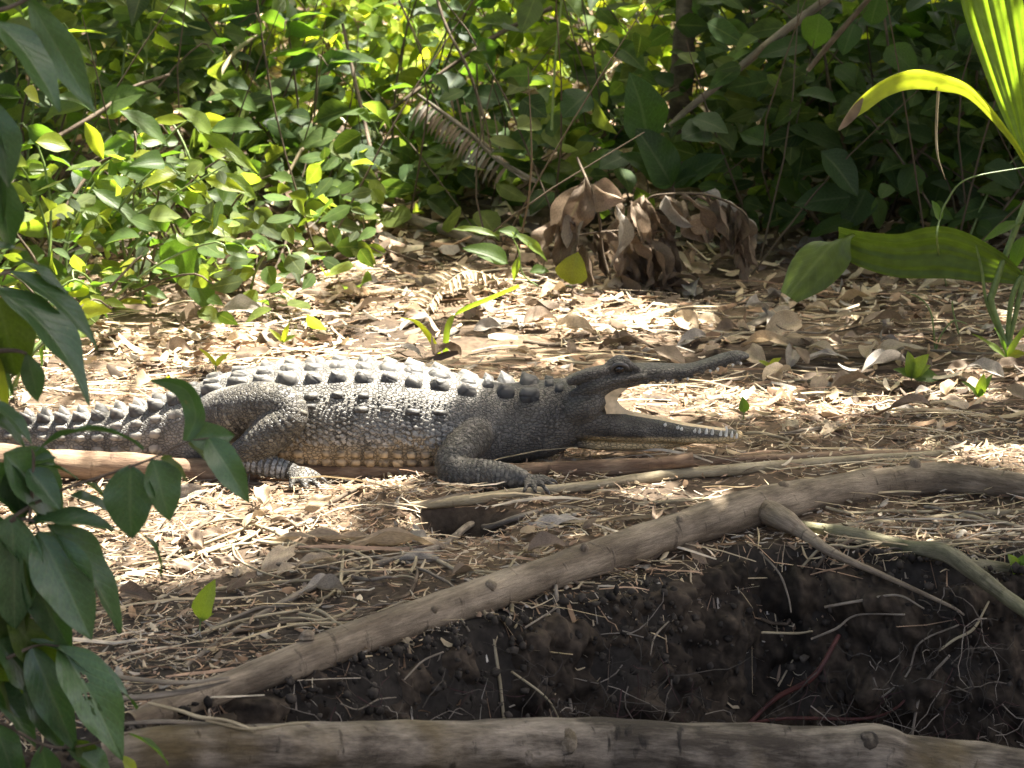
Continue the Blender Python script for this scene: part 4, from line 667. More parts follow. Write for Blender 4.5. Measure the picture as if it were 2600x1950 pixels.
seedling('bright sprout between dead leaves left of the croc hips', 545, 955, [(-.7, -.7, .07, .016, 'yellow'), (.8, -.6, .05, .022, 'yellow')])
seedling('fresh green sprout on the litter behind the croc hips', 715, 895, [(-.8, -.6, .06, .016, 'yellow'), (.4, -1, .06, .018, 'yellow'), (.9, -.3, .05, .018, 'bright')])
wg = thing('grass_tuft', 'thin bent grass stalks in front of the folded palm leaf', 'grass', G(2375, 890))
for pp in ([(2375, 890), (2365, 800), (2340, 760), (2300, 742)], [(2375, 890), (2390, 850), (2420, 815), (2455, 822)], [(2440, 870), (2420, 790), (2418, 765)]): tube_part('stalk', [G(*pp[0])]+[P(a, b, G(*pp[0])[1]) for a, b in pp[1:]], [.003, .0028, .0024, .0014][:len(pp)], M['stem'], wg, n=18, sides=6)

# ------------------------------------------------------------------ dry fronds
fr = thing('dry_frond', 'curled brown dead frond with hanging crumpled leaflets', 'frond', P(1700, 700, 2.2)); YD = 2.25
tube_part('rachis', [P(1640, 510, YD), P(1671, 495, YD), P(1792, 494, YD), P(1882, 534, YD), P(1902, 575, YD), P(1895, 610, YD)], [.003, .004, .004, .004, .003, .002], M['twig'], fr, n=30, sides=8)
tube_part('rachis', [P(1430, 605, YD), P(1520, 590, YD), P(1620, 585, YD), P(1710, 590, YD)], [.003, .004, .004, .003], M['twig'], fr, n=20, sides=8)
tube_part('rachis', [P(1465, 400, YD+.1), P(1495, 470, YD), P(1520, 545, YD), P(1530, 640, YD), P(1560, 740, YD-.05)], [.004, .005, .005, .005, .004], M['twig'], fr, n=20, sides=8)
for b, t, w, mt in [((1485, 452), (1432, 560), 78, 'dead'), ((1490, 503), (1465, 625), 52, 'dead_grey'), ((1562, 522), (1552, 645), 44, 'dead_grey'), ((1572, 592), (1632, 700), 46, 'dead_grey'), ((1640, 503), (1655, 590), 56, 'dead'), ((1630, 595), (1672, 705), 48, 'dead'), ((1682, 592), (1705, 695), 46, 'dead'), ((1690, 497), (1745, 560), 40, 'dead_grey'), ((1730, 497), (1792, 585), 40, 'dead_grey'), ((1772, 497), (1842, 600), 44, 'dead_pale'), ((1790, 500), (1862, 645), 36, 'dead_pale'), ((1820, 506), (1845, 590), 34, 'dead'), ((1850, 516), (1862, 610), 34, 'dead_grey'), ((1875, 535), (1860, 625), 30, 'dead'), ((1895, 590), (1845, 640), 40, 'dead'), ((1500, 470), (1570, 500), 66, 'dead_grey'), ((1600, 510), (1625, 600), 40, 'dead'), ((1530, 590), (1560, 680), 40, 'dead_grey'), ((1540, 640), (1610, 740), 60, 'dead'), ((1480, 620), (1500, 720), 50, 'dead'), ((1590, 640), (1600, 730), 50, 'dead'), ((1700, 560), (1780, 600), 44, 'dead'), ((1660, 540), (1700, 600), 40, 'dead'), ((1870, 620), (1890, 700), 40, 'dead'), ((1900, 590), (1920, 660), 36, 'dead_grey'), ((1440, 560), (1420, 660), 50, 'dead'), ((1650, 640), (1680, 740), 40, 'dead')]:
    for rep in range(2):
        jx, jy = (random.uniform(-26, 26), random.uniform(-14, 18)) if rep else (0, 0); tx, ty = b[0]+(t[0]-b[0])*1.25, b[1]+(t[1]-b[1])*1.25
        pleaf(fr, (b[0]+jx, b[1]+jy), (tx+jx*1.4, ty+jy*.6), w*random.uniform(.85, 1.1), YD+random.uniform(-.05, .06)+.06*rep, random.choice(('dead', 'dead', 'dead_dark', mt if mt != 'dead_pale' else 'dead_grey')), dY=random.uniform(-.06, .05), arch=random.choice((-.08, .1, .18)), fold=1.2, roll=random.uniform(-1.3, 1.3), shape=random.choice(('lance', 'lance', 'strap')), crumple=random.choice((.06, .1, .15)), hi=True, name='leaflet')
pf = thing('dry_palm_frond', 'grey dead palm frond with narrow stiff leaflets leaning in the undergrowth', 'frond', P(1290, 470, 3.0))
rp = smooth_path([P(1060, 240, 3.15), P(1130, 290, 3.1), P(1200, 345, 3.05), P(1270, 410, 3.0), P(1400, 480, 2.8)], 30)
tube_part('rachis', rp[::3], np.linspace(.006, .009, 10), M['grey'], pf, n=30, sides=8)
for i in range(2, 24):
    p = rp[i]; k = mm(3.0)
    if i > 8 and i % 2 == 0: put_leaf(pf, p, p+np.array([-.02-.02*random.random(), .02, .13+.06*random.random()]), .008, 'twigleaf' if False else 'dead', arch=.02, fold=.6, shape='lance', name='leaflet')
    put_leaf(pf, p, p+np.array([.075+.02*random.random(), -.03, -.05]), .016, random.choice(('dead_grey', 'dead_pale')), arch=-.12, fold=.8, shape='lance', name='leaflet')
    put_leaf(pf, p, p+np.array([-.05, -.03, -.09+.02*random.random()]), .016, random.choice(('dead_grey', 'dead')), arch=.12, fold=.8, shape='lance', name='leaflet')
sf = thing('bleached_frond', 'sun-bleached small dry frond on the sunlit litter behind the croc', 'frond', G(1210, 770))
rp = smooth_path([G(1290, 725, .03), G(1240, 700, .06), G(1180, 690, .09), G(1120, 735, .05), G(1080, 790, .02)], 24)
tube_part('rachis', rp[::3], np.linspace(.004, .002, 8), M['stick'], sf, n=24, sides=7)
for i in range(1, 24):
    for sgn in (-1, 1): put_leaf(sf, rp[i], rp[i]+np.array([-.02+.03*sgn, -.05*sgn, -.035+.05*random.random()])*1.3, .014, 'dead_pale', arch=.1, fold=.7, shape='lance', name='leaflet')

# ------------------------------------------------------------------ dead leaves on the ground: the ones that stand out
def ground_leaf(px, py, L, w, az, mat, lab, grp, lift=.006, crumple=.06, arch=.14, shape='ovate', tilt=0.):
    c = G(px, py); d = np.array([math.cos(az), math.sin(az), 0]); B = c-d*L/2; T = c+d*L/2
    B[2] = float(gz(B[0], B[1]))+lift; T[2] = float(gz(T[0], T[1]))+lift+tilt
    o = put_leaf(None, B, T, w, mat, arch=arch, fold=random.choice((-.5, .5, .9)), roll=random.gauss(0, .35), hint=(random.gauss(0, .15), -.2, 1), shape=shape, crumple=crumple, hi=True, name='dead_leaf'); return tag(o, lab, 'leaf', grp)
for px, py, L, w, az, mt, lab in [
    (455, 905, .12, .075, -.3, 'dead', 'large curled brown leaf on the soil left of the crocodile hips'), (1590, 890, .17, .06, -.15, 'dead', 'curled brown leaf lying behind the crocodile eye'), (2280, 910, .20, .055, .1, 'dead_pale', 'large orange-tan leaf on the sunlit soil right of the snout'), (1420, 1335, .15, .055, .25, 'dead_grey', 'long greenish-tan dead leaf in the shade above the branch'), (715, 1420, .16, .045, 1.1, 'dead_pale', 'pale curled dead leaf standing at the edge of the sunlight'),
    (1800, 835, .11, .05, .1, 'dead_pale', 'small pale cupped leaf beyond the snout'), (1850, 850, .1, .05, .4, 'dead', 'brown cupped leaf beside the pale cane'), (1475, 860, .09, .05, .8, 'dead', 'sunlit brown leaf behind the croc neck'), (1180, 1470, .06, .045, .3, 'dead', 'rusty brown leaf tucked behind the branch'), (560, 730, .26, .03, .05, 'dead_pale', 'long bleached strap leaf in the litter behind the hips'), (640, 790, .26, .035, -.3, 'dead', 'long reddish strap leaf in the litter behind the hips'), (760, 600, .2, .06, -.2, 'dead_grey', 'broad grey folded leaf below the grey pole'), (480, 1265, .10, .045, .2, 'dead_grey', 'dusty leaf on the sunlit ground before the brown log'), (2560, 950, .12, .06, -.2, 'dead', 'brown curled leaf at the right edge beyond the palm foot'), (2090, 1070, .10, .05, .2, 'dead', 'dull brown leaf on the soil beyond the lower jaw'), (1010, 1405, .26, .03, .05, 'dead_pale', 'long pale strap leaf lying in the shade over the root'), (830, 1395, .28, .022, -.1, 'dead_pale', 'slender straw-coloured strap leaf beside the root'), (370, 985, .09, .05, 1.1, 'dead_pale', 'pale broken leaf piece above the tail'), (440, 975, .07, .025, .0, 'yellow', 'fallen bright yellow leaf just above the tail')]:
    ground_leaf(px, py, L, w, az, mt, lab, None, shape='strap' if L > .24 else 'ovate', arch=.10 if L > .24 else .16)
ZL = [('on the sunlit ground behind the crocodile', lambda: (random.uniform(300, 2300), random.uniform(745, 925))), ('among the shaded litter at the foot of the undergrowth', lambda: (random.uniform(560, 2560), random.uniform(600, 765))), ('on the ground in front of the brown log', lambda: (random.uniform(260, 1050), random.uniform(1260, 1560))), ('on the soil beyond the open jaws', lambda: (random.uniform(1950, 2590), random.uniform(800, 1130))), ('in the shade between the pale pole and the branch', lambda: (random.uniform(1000, 1850), random.uniform(1310, 1450)))]
CN = {'dead': 'brown', 'dead_pale': 'pale tan', 'dead_grey': 'greyish'}
for zi, cnt in enumerate((95, 100, 22, 38, 14)):
    for k in range(cnt):
        mt = random.choice(('dead', 'dead', 'dead_pale', 'dead_grey')); px, py = ZL[zi][1](); s = 1 if zi < 2 or zi == 3 else .7
        L = random.uniform(.055, .16)*s; wr_ = random.uniform(.3, .55); sw = ('small' if L < .085*s else ('large' if L > .125*s else 'medium'))+(' narrow' if wr_ < .4 else ' broad')
        ground_leaf(px, py, L, L*wr_, random.uniform(0, 6.28), mt, f'{sw} {CN[mt]} dead leaf {ZL[zi][0]}', f'{sw} {CN[mt]} dead leaves {ZL[zi][0]}', lift=random.uniform(.004, .035), crumple=random.choice((.04, .08)), tilt=random.gauss(0, .015))
TZ = [('across the sunlit litter behind the crocodile', lambda: (random.uniform(300, 2400), random.uniform(740, 940)), .3), ('in the shade between the root and the branch', lambda: (random.uniform(560, 1500), random.uniform(1380, 1600)), .9), ('on the sunlit ground before the brown log', lambda: (random.uniform(250, 1050), random.uniform(1260, 1480)), .9), ('on the soil beyond the open jaws', lambda: (random.uniform(1900, 2600), random.uniform(830, 1140)), .25), ('beside the pale straight stick at the right', lambda: (random.uniform(2050, 2600), random.uniform(1290, 1420)), .6)]
for zi, cnt in enumerate((40, 42, 26, 26, 14)):
    for k in range(cnt):
        px, py = TZ[zi][1](); c = G(px, py); az = random.gauss(.1, TZ[zi][2]); L = random.uniform(.10, .34); bnd = random.gauss(0, .12); pts = []
        for f in np.linspace(-.5, .5, 6):
            x = c[0]+math.cos(az)*f*L-math.sin(az)*bnd*L*f*f*4; y = c[1]+math.sin(az)*f*L+math.cos(az)*bnd*L*f*f*4; pts.append((x, y, float(gz(x, y))+.008+random.uniform(0, .008)))
        sw = ('short' if L < .18 else ('long' if L > .26 else 'medium-long'))+(' bent' if abs(bnd) > .1 else ' straight')
        mt = random.choice(('stick', 'grey', 'twig', 'stick')); nm = {'stick': 'tan', 'grey': 'grey', 'twig': 'dark brown'}[mt]; r = random.uniform(.0018, .005)
        tag(tube_part('fallen_twig', pts, [r, r*1.1, r, r, r*.8, r*.5], M[mt], None, n=12, sides=6, rough=.15, seed=300+k), f'{sw} {nm} twig lying {TZ[zi][0]}', 'twig', f'{sw} {nm} twigs {TZ[zi][0]}')

# ------------------------------------------------------------------ the crocodile
def zz(px, py): return P(px, py, -.03)[2]
ST_ = [(-700, 1118, 1150, 10, .30), (-400, 1100, 1158, 22, .20), (-150, 1088, 1165, 34, .10), (50, 1078, 1170, 46, .04), (200, 1064, 1172, 58, .01), (350, 1044, 1175, 74, 0), (450, 1006, 1178, 92, 0), (550, 962, 1183, 125, 0), (650, 940, 1188, 150, 0), (760, 931, 1190, 165, 0), (880, 925, 1190, 172, 0), (1000, 931, 1190, 170, 0), (1110, 948, 1190, 158, 0), (1210, 972, 1186, 132, 0), (1290, 982, 1178, 112, 0), (1370, 976, 1168, 100, 0), (1430, 968, 1150, 94, 0), (1480, 975, 1112, 84, 0), (1510, 990, 1085, 60, 0)]
SX = np.array([s[0] for s in ST_])*.001; SV = np.array([[zz(s[0], s[1]), zz(s[0], s[2]), s[3]*.001, s[4]] for s in ST_])
XD = np.linspace(SX[0], SX[-1], 900); SD = np.column_stack([np.interp(XD, SX, SV[:, k]) for k in range(4)])
ker = np.exp(-.5*(np.arange(-24, 25)/9.)**2); ker /= ker.sum()
SD = np.column_stack([np.convolve(np.pad(SD[:, k], 24, mode='edge'), ker, 'valid') for k in range(4)])
def S(x, ph):                                        # the skin: ph 0 near side, pi/2 back, pi far side, -pi/2 belly
    x = np.asarray(x, float); ph = np.asarray(ph, float)
    zt, zb, hw, yc = [np.interp(x, XD, SD[:, k]) for k in range(4)]; c, s = np.cos(ph), np.sin(ph); zm = zb+.40*(zt-zb)
    y = yc - hw*np.sign(c)*np.abs(c)**.82; z = np.where(s >= 0, zm+(zt-zm)*np.abs(s)**.95, zm-(zm-zb)*np.abs(s)**.7)
    return np.stack([x+0*y, y, z], -1)
def Sn(x, ph):
    e = 1e-3; a = S(x+e, ph)-S(x-e, ph); b = S(x, ph+e)-S(x, ph-e); n = np.cross(a, b); return n/np.linalg.norm(n, axis=-1, keepdims=True)
def loft(st, n=60, m=36, sq=.8):
    q = np.array(st, float); xs = np.linspace(q[0, 0], q[-1, 0], n); V = []; ph = np.linspace(0, 2*math.pi, m, endpoint=False); k = [np.interp(xs, q[:, 0], q[:, j]) for j in range(1, 5)]
    kk = np.array([.2, .6, .2]); k = [np.convolve(np.pad(v, 1, mode='edge'), kk, 'valid') for v in k]
    for i in range(n):
        zt, zb, hw, yc = (v[i] for v in k); zm = .5*(zt+zb); c, s = np.cos(ph), np.sin(ph)
        V.append(np.column_stack([np.full(m, xs[i]), yc-hw*np.sign(c)*np.abs(c)**sq, zm+(zt-zm)*np.sign(s)*np.abs(s)**sq]))
    V = np.vstack(V); F = []
    for i in range(n-1):
        for j in range(m): F.append((i*m+j, i*m+(j+1) % m, (i+1)*m+(j+1) % m, (i+1)*m+j))
    for i0 in (0, (n-1)*m):
        c = len(V); V = np.vstack([V, V[i0:i0+m].mean(0)]); F += [(i0+j, i0+(j+1) % m, c) for j in range(m)]
    return V, F
pieces = []
m = 48; xs = np.linspace(SX[0], SX[-1], 260); ph = np.linspace(0, 2*math.pi, m, endpoint=False); V = np.vstack([S(np.full(m, x), np.where(ph > math.pi, ph-2*math.pi, ph)) for x in xs]); F = []
for i in range(259):
    for j in range(m): F.append((i*m+j, i*m+(j+1) % m, (i+1)*m+(j+1) % m, (i+1)*m+j))
for i0 in (0, 259*m):
    c = len(V); V = np.vstack([V, V[i0:i0+m].mean(0)]); F += [(i0+j, i0+(j+1) % m, c) for j in range(m)]
pieces.append((V, F))
UJ = [(1415, 985, 1090, 78), (1450, 962, 1085, 88), (1490, 948, 1062, 88), (1525, 942, 1012, 84), (1555, 936, 993, 75), (1600, 936, 986, 60), (1650, 933, 974, 49), (1700, 935, 968, 43), (1740, 937, 967, 42), (1762, 933, 957, 34), (1800, 921, 945, 30), (1838, 909, 934, 35), (1872, 902, 926, 34), (1892, 906, 923, 25), (1903, 912, 919, 12)]
LJ = [(1400, 1030, 1142, 78), (1450, 1023, 1114, 90), (1500, 1028, 1117, 88), (1545, 1038, 1121, 80), (1600, 1057, 1125, 66), (1670, 1070, 1129, 53), (1742, 1087, 1133, 45), (1833, 1101, 1135, 38), (1868, 1105, 1131, 29), (1890, 1109, 1124, 14)]
hy = lambda x: .05*max(0, x-1.45)                     # the head points slightly away
pieces.append(loft([(x*.001, zz(x, a), zz(x, b), w*.001, hy(x*.001)) for x, a, b, w in UJ], 90, 40, .72))
pieces.append(loft([(x*.001, zz(x, a), zz(x, b), w*.001, hy(x*.001)) for x, a, b, w in LJ], 80, 40, .72))
gul = [(1440, 1110, 1135, 50), (1520, 1110, 1148, 50), (1600, 1112, 1150, 42), (1680, 1115, 1150, 32), (1750, 1118, 1140, 20), (1790, 1122, 1130, 8)]
pieces.append(loft([(x*.001, zz(x, a), zz(x, b), w*.001, hy(x*.001)) for x, a, b, w in gul], 40, 24, .9))
def T_(pp, **kw):
    pieces.append(tube([P(a, b, Y) for a, b, Y, r in pp], [r for a, b, Y, r in pp], **kw))
for sg in (-1, 1):                                    # eye ridges, skull table, cheeks, both sides
    yo = lambda y: sg*y
    T_([(1535, 940, yo(.052), .010), (1560, 926, yo(.050), .020), (1580, 922, yo(.047), .021), (1600, 930, yo(.044), .012), (1625, 938, yo(.04), .005)], n=20, sides=14)
    T_([(1440, 972, yo(.078), .010), (1470, 960, yo(.080), .014), (1510, 948, yo(.075), .013), (1545, 938, yo(.062), .012)], n=20, sides=12)
    T_([(1440, 1050, yo(.07), .030), (1480, 1035, yo(.072), .040), (1515, 1022, yo(.066), .028), (1535, 1015, yo(.06), .012)], n=20, sides=14)
    T_([(1430, 1070, yo(.06), .03), (1500, 1075, yo(.062), .030), (1570, 1088, yo(.055), .022), (1640, 1098, yo(.045), .014)], n=20, sides=14)
    T_([(1450, 1000, yo(.078), .010), (1500, 985, yo(.082), .014), (1560, 965, yo(.066), .012), (1640, 955, yo(.048), .006)], n=20, sides=12)
    T_([(1848, 905, hy(1.85)+yo(.012), .009), (1862, 899, hy(1.86)+yo(.012), .009), (1876, 904, hy(1.87)+yo(.010), .006)], n=10, sides=10)
    for k, x in enumerate(np.linspace(1.64, 1.87, 9)):      # bulges over the tooth sockets
        b = np.interp(x*1000, [u[0] for u in UJ], [u[2] for u in UJ]); hw = np.interp(x*1000, [u[0] for u in UJ], [u[3] for u in UJ])*.001
        T_([(x*1000-5, b-7, hy(x)+yo(hw*.82), .005), (x*1000, b-5, hy(x)+yo(hw*.86), .0075), (x*1000+5, b-6, hy(x)+yo(hw*.82), .005)], n=6, sides=8)
def leg(pts, toes, far):
    f = (lambda y: -y) if far else (lambda y: y)
    T_([(a+(40 if far else 0), b - (60*-y*.9 if far else 0), f(y), r) for a, b, y, r in pts], n=60, sides=22, rough=.02)
    w = pts[-1]; ends = []
    for tx, ty, tY, r in toes:
        mid = ((w[0]+tx)/2, (w[1]+ty)/2-7, (w[2]+tY)/2, r*1.1)
        qq = [(w[0]-14, w[1]-2, w[2], r*1.3), mid, (tx, ty, tY, r*.62)]
        if not far: T_([(a, b, f(y), rr) for a, b, y, rr in qq], n=14, sides=8); ends.append((qq[1], qq[2]))
    return ends
hind = [(520, 1070, -.05, .066), (590, 1052, -.12, .070), (660, 1030, -.18, .060), (716, 1028, -.215, .049), (737, 1054, -.235, .045), (700, 1094, -.245, .050), (650, 1132, -.24, .044), (608, 1160, -.235, .033), (640, 1174, -.245, .028), (700, 1187, -.26, .026), (748, 1199, -.27, .020)]
e1 = leg(hind, [(815, 1214, -.28, .012), (808, 1236, -.31, .0115), (782, 1250, -.34, .011), (738, 1240, -.33, .010)], False)
front = [(1225, 1085, -.06, .050), (1195, 1115, -.13, .048), (1160, 1150, -.185, .043), (1146, 1180, -.21, .042), (1165, 1202, -.235, .041), (1225, 1206, -.25, .040), (1280, 1208, -.26, .033), (1318, 1214, -.265, .025), (1345, 1222, -.27, .018)]
e2 = leg(front, [(1398, 1218, -.27, .009), (1402, 1230, -.285, .009), (1386, 1242, -.31, .009), (1360, 1250, -.33, .008), (1330, 1250, -.33, .007)], False)
Vs, Fs, o = [], [], 0
for v, f in pieces: Vs.append(v); Fs += [tuple(i+o for i in dict.fromkeys(q)) for q in f]; o += len(v)
raw = bpy.data.meshes.new('raw'); raw.from_pydata([tuple(v) for v in np.vstack(Vs)], [], Fs)
ro = bpy.data.objects.new('raw', raw); COL.objects.link(ro)
rm = ro.modifiers.new('r', 'REMESH'); rm.mode = 'VOXEL'; rm.voxel_size = .0042
sm = ro.modifiers.new('s', 'SMOOTH'); sm.factor = .5; sm.iterations = 3
body = bpy.data.meshes.new_from_object(ro.evaluated_get(bpy.context.evaluated_depsgraph_get())); bpy.data.objects.remove(ro); bpy.data.meshes.remove(raw)
nv = len(body.vertices); co = np.empty(nv*3, np.float32); body.vertices.foreach_get('co', co); co = co.reshape(-1, 3).astype(float); no = np.empty(nv*3, np.float32); body.vertices.foreach_get('normal', no); no = no.reshape(-1, 3)
# hide colours: slate back, tan belly and throat, set by anatomy
X_, Y_, Z_ = co.T
zt, zb, hw, yc = [np.interp(X_, XD, SD[:, k]) for k in range(4)]; rel = (Z_-zb)/np.maximum(zt-zb, .01); rho = np.abs(Y_-yc)/np.maximum(hw, .01)
belly = (1-sstep(.30, .46, rel + .05*noise2(X_, Y_, 30, 2)))*(rho < 1.06)*sstep(.5, .62, X_)*(1-sstep(1.10, 1.24, X_))
jb = np.interp(X_*1000, [u[0] for u in LJ], [zz(u[0], u[2]) for u in LJ]); throat = (1-sstep(.016, .026, Z_-jb))*sstep(1.46, 1.52, X_)
head = sstep(1.12, 1.42, X_)
back = np.array([.165, .152, .125]); slate = np.array([.098, .086, .066]); tan = np.array([.30, .235, .145]); gold = np.array([.72, .53, .26])
mot = np.clip(.5+.45*noise2(X_*1.3, Z_+Y_, 45, 12)+.3*noise2(X_, Z_-Y_, 110, 20), 0, 1)[:, None]
c = back*(.6+.75*mot); c = c*(1-head[:, None]) + slate*(.75+.5*mot)*head[:, None]
limb = ((rho > 1.08) & (X_ < 1.42) & (X_ > .45))[:, None]; c = np.where(limb, np.array([.078, .069, .052])*(.6+.8*mot), c)
c = c*(1-belly[:, None]) + tan*(.6+.7*mot)*belly[:, None]; c = c*(1-throat[:, None])+gold*(.8+.3*mot)*throat[:, None]
at = body.color_attributes.new('Col', 'FLOAT_COLOR', 'POINT'); cc = np.ones((nv, 4), np.float32); cc[:, :3] = c; at.data.foreach_set('color', cc.ravel())
body.polygons.foreach_set('use_smooth', np.ones(len(body.polygons), bool))
def skin_mat(name, vor, strength, tint=1., rough=.55):
    m, n, l, b = nodes(name); a = N(n, 'ShaderNodeAttribute', attribute_name='Col'); tc = N(n, 'ShaderNodeTexCoord'); mp = N(n, 'ShaderNodeMapping'); mp.inputs['Scale'].default_value = (.8, 1, 1.15); l.new(tc.outputs['Object'], mp.inputs[0])
    v = N(n, 'ShaderNodeTexVoronoi', feature='DISTANCE_TO_EDGE'); v.inputs['Scale'].default_value = vor; l.new(mp.outputs[0], v.inputs['Vector'])
    mr = N(n, 'ShaderNodeMapRange'); mr.inputs[1].default_value = 0; mr.inputs[2].default_value = .16; l.new(v.outputs[0], mr.inputs[0])
    nz = N(n, 'ShaderNodeTexNoise'); nz.inputs['Scale'].default_value = 90; nz.inputs['Detail'].default_value = 5; l.new(tc.outputs['Object'], nz.inputs['Vector'])
    hv = N(n, 'ShaderNodeMath', operation='MULTIPLY_ADD'); hv.inputs[1].default_value = .5; l.new(nz.outputs[0], hv.inputs[0]); l.new(mr.outputs[0], hv.inputs[2])
    hs = N(n, 'ShaderNodeHueSaturation'); vr = N(n, 'ShaderNodeMapRange'); vr.inputs[2].default_value = 1.4; vr.inputs[3].default_value = .35*tint; vr.inputs[4].default_value = 1.25*tint; l.new(hv.outputs[0], vr.inputs[0]); l.new(vr.outputs[0], hs.inputs['Value']); l.new(a.outputs['Color'], hs.inputs['Color'])
    l.new(hs.outputs[0], b.inputs['Base Color']); b.inputs['Roughness'].default_value = rough; b.inputs['Specular IOR Level'].default_value = .45
    bp = N(n, 'ShaderNodeBump'); bp.inputs['Strength'].default_value = strength; bp.inputs['Distance'].default_value = .004; l.new(hv.outputs[0], bp.inputs['Height']); l.new(bp.outputs[0], b.inputs['Normal']); return m
M['skin'] = skin_mat('crocodile_skin', 115, .7); M['scute'] = skin_mat('crocodile_scute', 30, .35, 1.15, .6); M['bead'] = skin_mat('crocodile_bead', 40, .2, 1.4, .55)
croc = thing('crocodile', 'grey scaly crocodile lying on the bank with its jaws wide open', 'crocodile', (.9, 0, 0))
body.name = 'body'; body.materials.clear(); body.materials.append(M['skin']); body.transform(Matrix.Translation((-.9, 0, 0))); obj('body', body, croc)
def patch(name, x0, x1, p0, p1, H, mat, colr, keel=True, nu=4, nv_=4, parent=croc, rim=.0035, sink=.006, back=.82, link=True):
    u = np.linspace(0, 1, nu+1); v = np.linspace(-1, 1, nv_+1); U, W = np.meshgrid(u, v, indexing='ij')
    rx = np.sqrt(np.clip(1-(np.abs(2*U-1)**4)*.25, 0, 1)); X = x1+(x0-x1)*U; PH = (p0+p1)/2 + (p1-p0)/2*W*(1-.3*np.abs(2*U-1)**3)
    if keel: h = .0025 + H*np.clip(1-np.abs(W)*1.25, 0, 1)**1.0*np.where(U < back, .28+.72*(U/back)**1.1, np.clip((1-U)/(1-back), 0, 1)*.9)
    else: h = rim + H*np.sqrt(np.clip((1-W**2)*(1-(2*U-1)**2), 0, 1))
    edge = (np.abs(W) > .99) | (U < .01) | (U > .99); h = np.where(edge, -sink, h)
    p = S(X, PH)+Sn(X, PH)*h[..., None]; Vv = p.reshape(-1, 3); I = np.arange(len(Vv)).reshape(U.shape); Ff = np.column_stack([I[:-1, :-1].ravel(), I[1:, :-1].ravel(), I[1:, 1:].ravel(), I[:-1, 1:].ravel()])
    if not link: return Vv, Ff
    k = np.clip((h-rim)/max(H, 1e-4), 0, 1).reshape(-1, 1); cl = np.asarray(colr)*((.24+1.1*k**1.5) if keel else (.7+.6*k))*random.uniform(.85, 1.15)  # keel flanks dark, ridges bright: shade and sun painted into the scute colour
    return part(name, Vv, Ff, mat, parent, smooth=not keel, col=cl)
D = math.radians
SCU, TAL = (.19, .175, .145), (.18, .165, .135)
ncount = 0
x = .475; row = 0
while x < 1.215:                                      # back: rows of keeled scutes
    pit = random.uniform(.060, .070); w = .060
    for (pc, hw_, H) in ((82, 8, .013), (98, 8, .013), (62, 10.5, .025), (118, 10.5, .019), (41, 5.5, .013), (139, 5.5, .013), (28, 3.8, .008), (152, 3.8, .008)):
        if abs(pc-90) > 35 and (x < .6 or x > 1.14 or random.random() < .15): continue
        pc = pc+random.gauss(0, 1.2); g = random.uniform(.78, 1.15)*(.68 if abs(pc-90) > 40 else 1); hw_ = hw_*(1.4 if abs(pc-90) > 40 else 1); xx = x + random.uniform(-.003, .003); patch('scute', xx-w/2*g, xx+w/2*g, D(pc-hw_*g), D(pc+hw_*g), H*g, M['scute'], np.array(SCU)*random.uniform(.75, 1.2), nu=5, nv_=6, back=random.uniform(.7, .88))
    x += pit; row += 1
x = .45                                               # tail: two tall crests and plates down the sides
while x > -.62:
    pit = .050*(.55+.45*sstep(-.7, .4, x)); w = pit*.96; t = float(sstep(-.6, .3, x))
    for pc, s_ in ((70, 1), (110, 1)): patch('tail_scute', x-w/2, x+w/2, D(pc-17), D(pc+17), .030*(.5+.5*t)*random.uniform(.85, 1.15), M['scute'], np.array(TAL)*random.uniform(.8, 1.2), nv_=6)
    for lo, hi in ((30, 52), (6, 28), (-20, 4), (128, 150), (152, 174), (176, 200)):
        if x > .40 and (lo < 20 or lo > 140): continue
        patch('tail_scale', x-w*.48, x+w*.48, D(lo), D(hi), .0055, M['scute'], TAL, keel=False, nu=3, nv_=3, rim=.003)
    x -= pit
for xx, pc, ww, hp, H in ((1.285, 66, .052, 15, .026), (1.285, 104, .052, 15, .026), (1.345, 58, .058, 17, .026), (1.345, 94, .058, 15, .026), (1.345, 128, .058, 15, .026), (1.395, 80, .030, 12, .010), (1.395, 108, .030, 12, .010), (1.24, 80, .035, 10, .016), (1.24, 104, .035, 10, .016), (1.42, 64, .030, 12, .008)):
    patch('nuchal_scute', xx-ww/2, xx+ww/2, D(pc-hp), D(pc+hp), H, M['scute'], (.11, .105, .09), nu=5, nv_=6)
x = .66                                               # belly: squarish tan plates
while x < 1.135:
    for lo, hi, f in ((-34, -18, 1), (-52, -35, 1), (-72, -53, 1), (-17, -6, .9), (198, 214, 1), (215, 232, 1)):
        if hi < 100 and lo > -20 and random.random() < .2: continue
        patch('belly_scale', x-.0165*f, x+.0165*f, D(lo), D(hi), .0012, M['scute'], np.array((.30, .23, .14))*random.uniform(.75, 1.15), keel=False, nu=5, nv_=5, rim=.0045)
    x += .0355
bv, bf, bc, o = [], [], [], 0                         # flanks and neck: pebbly beads, too many to part
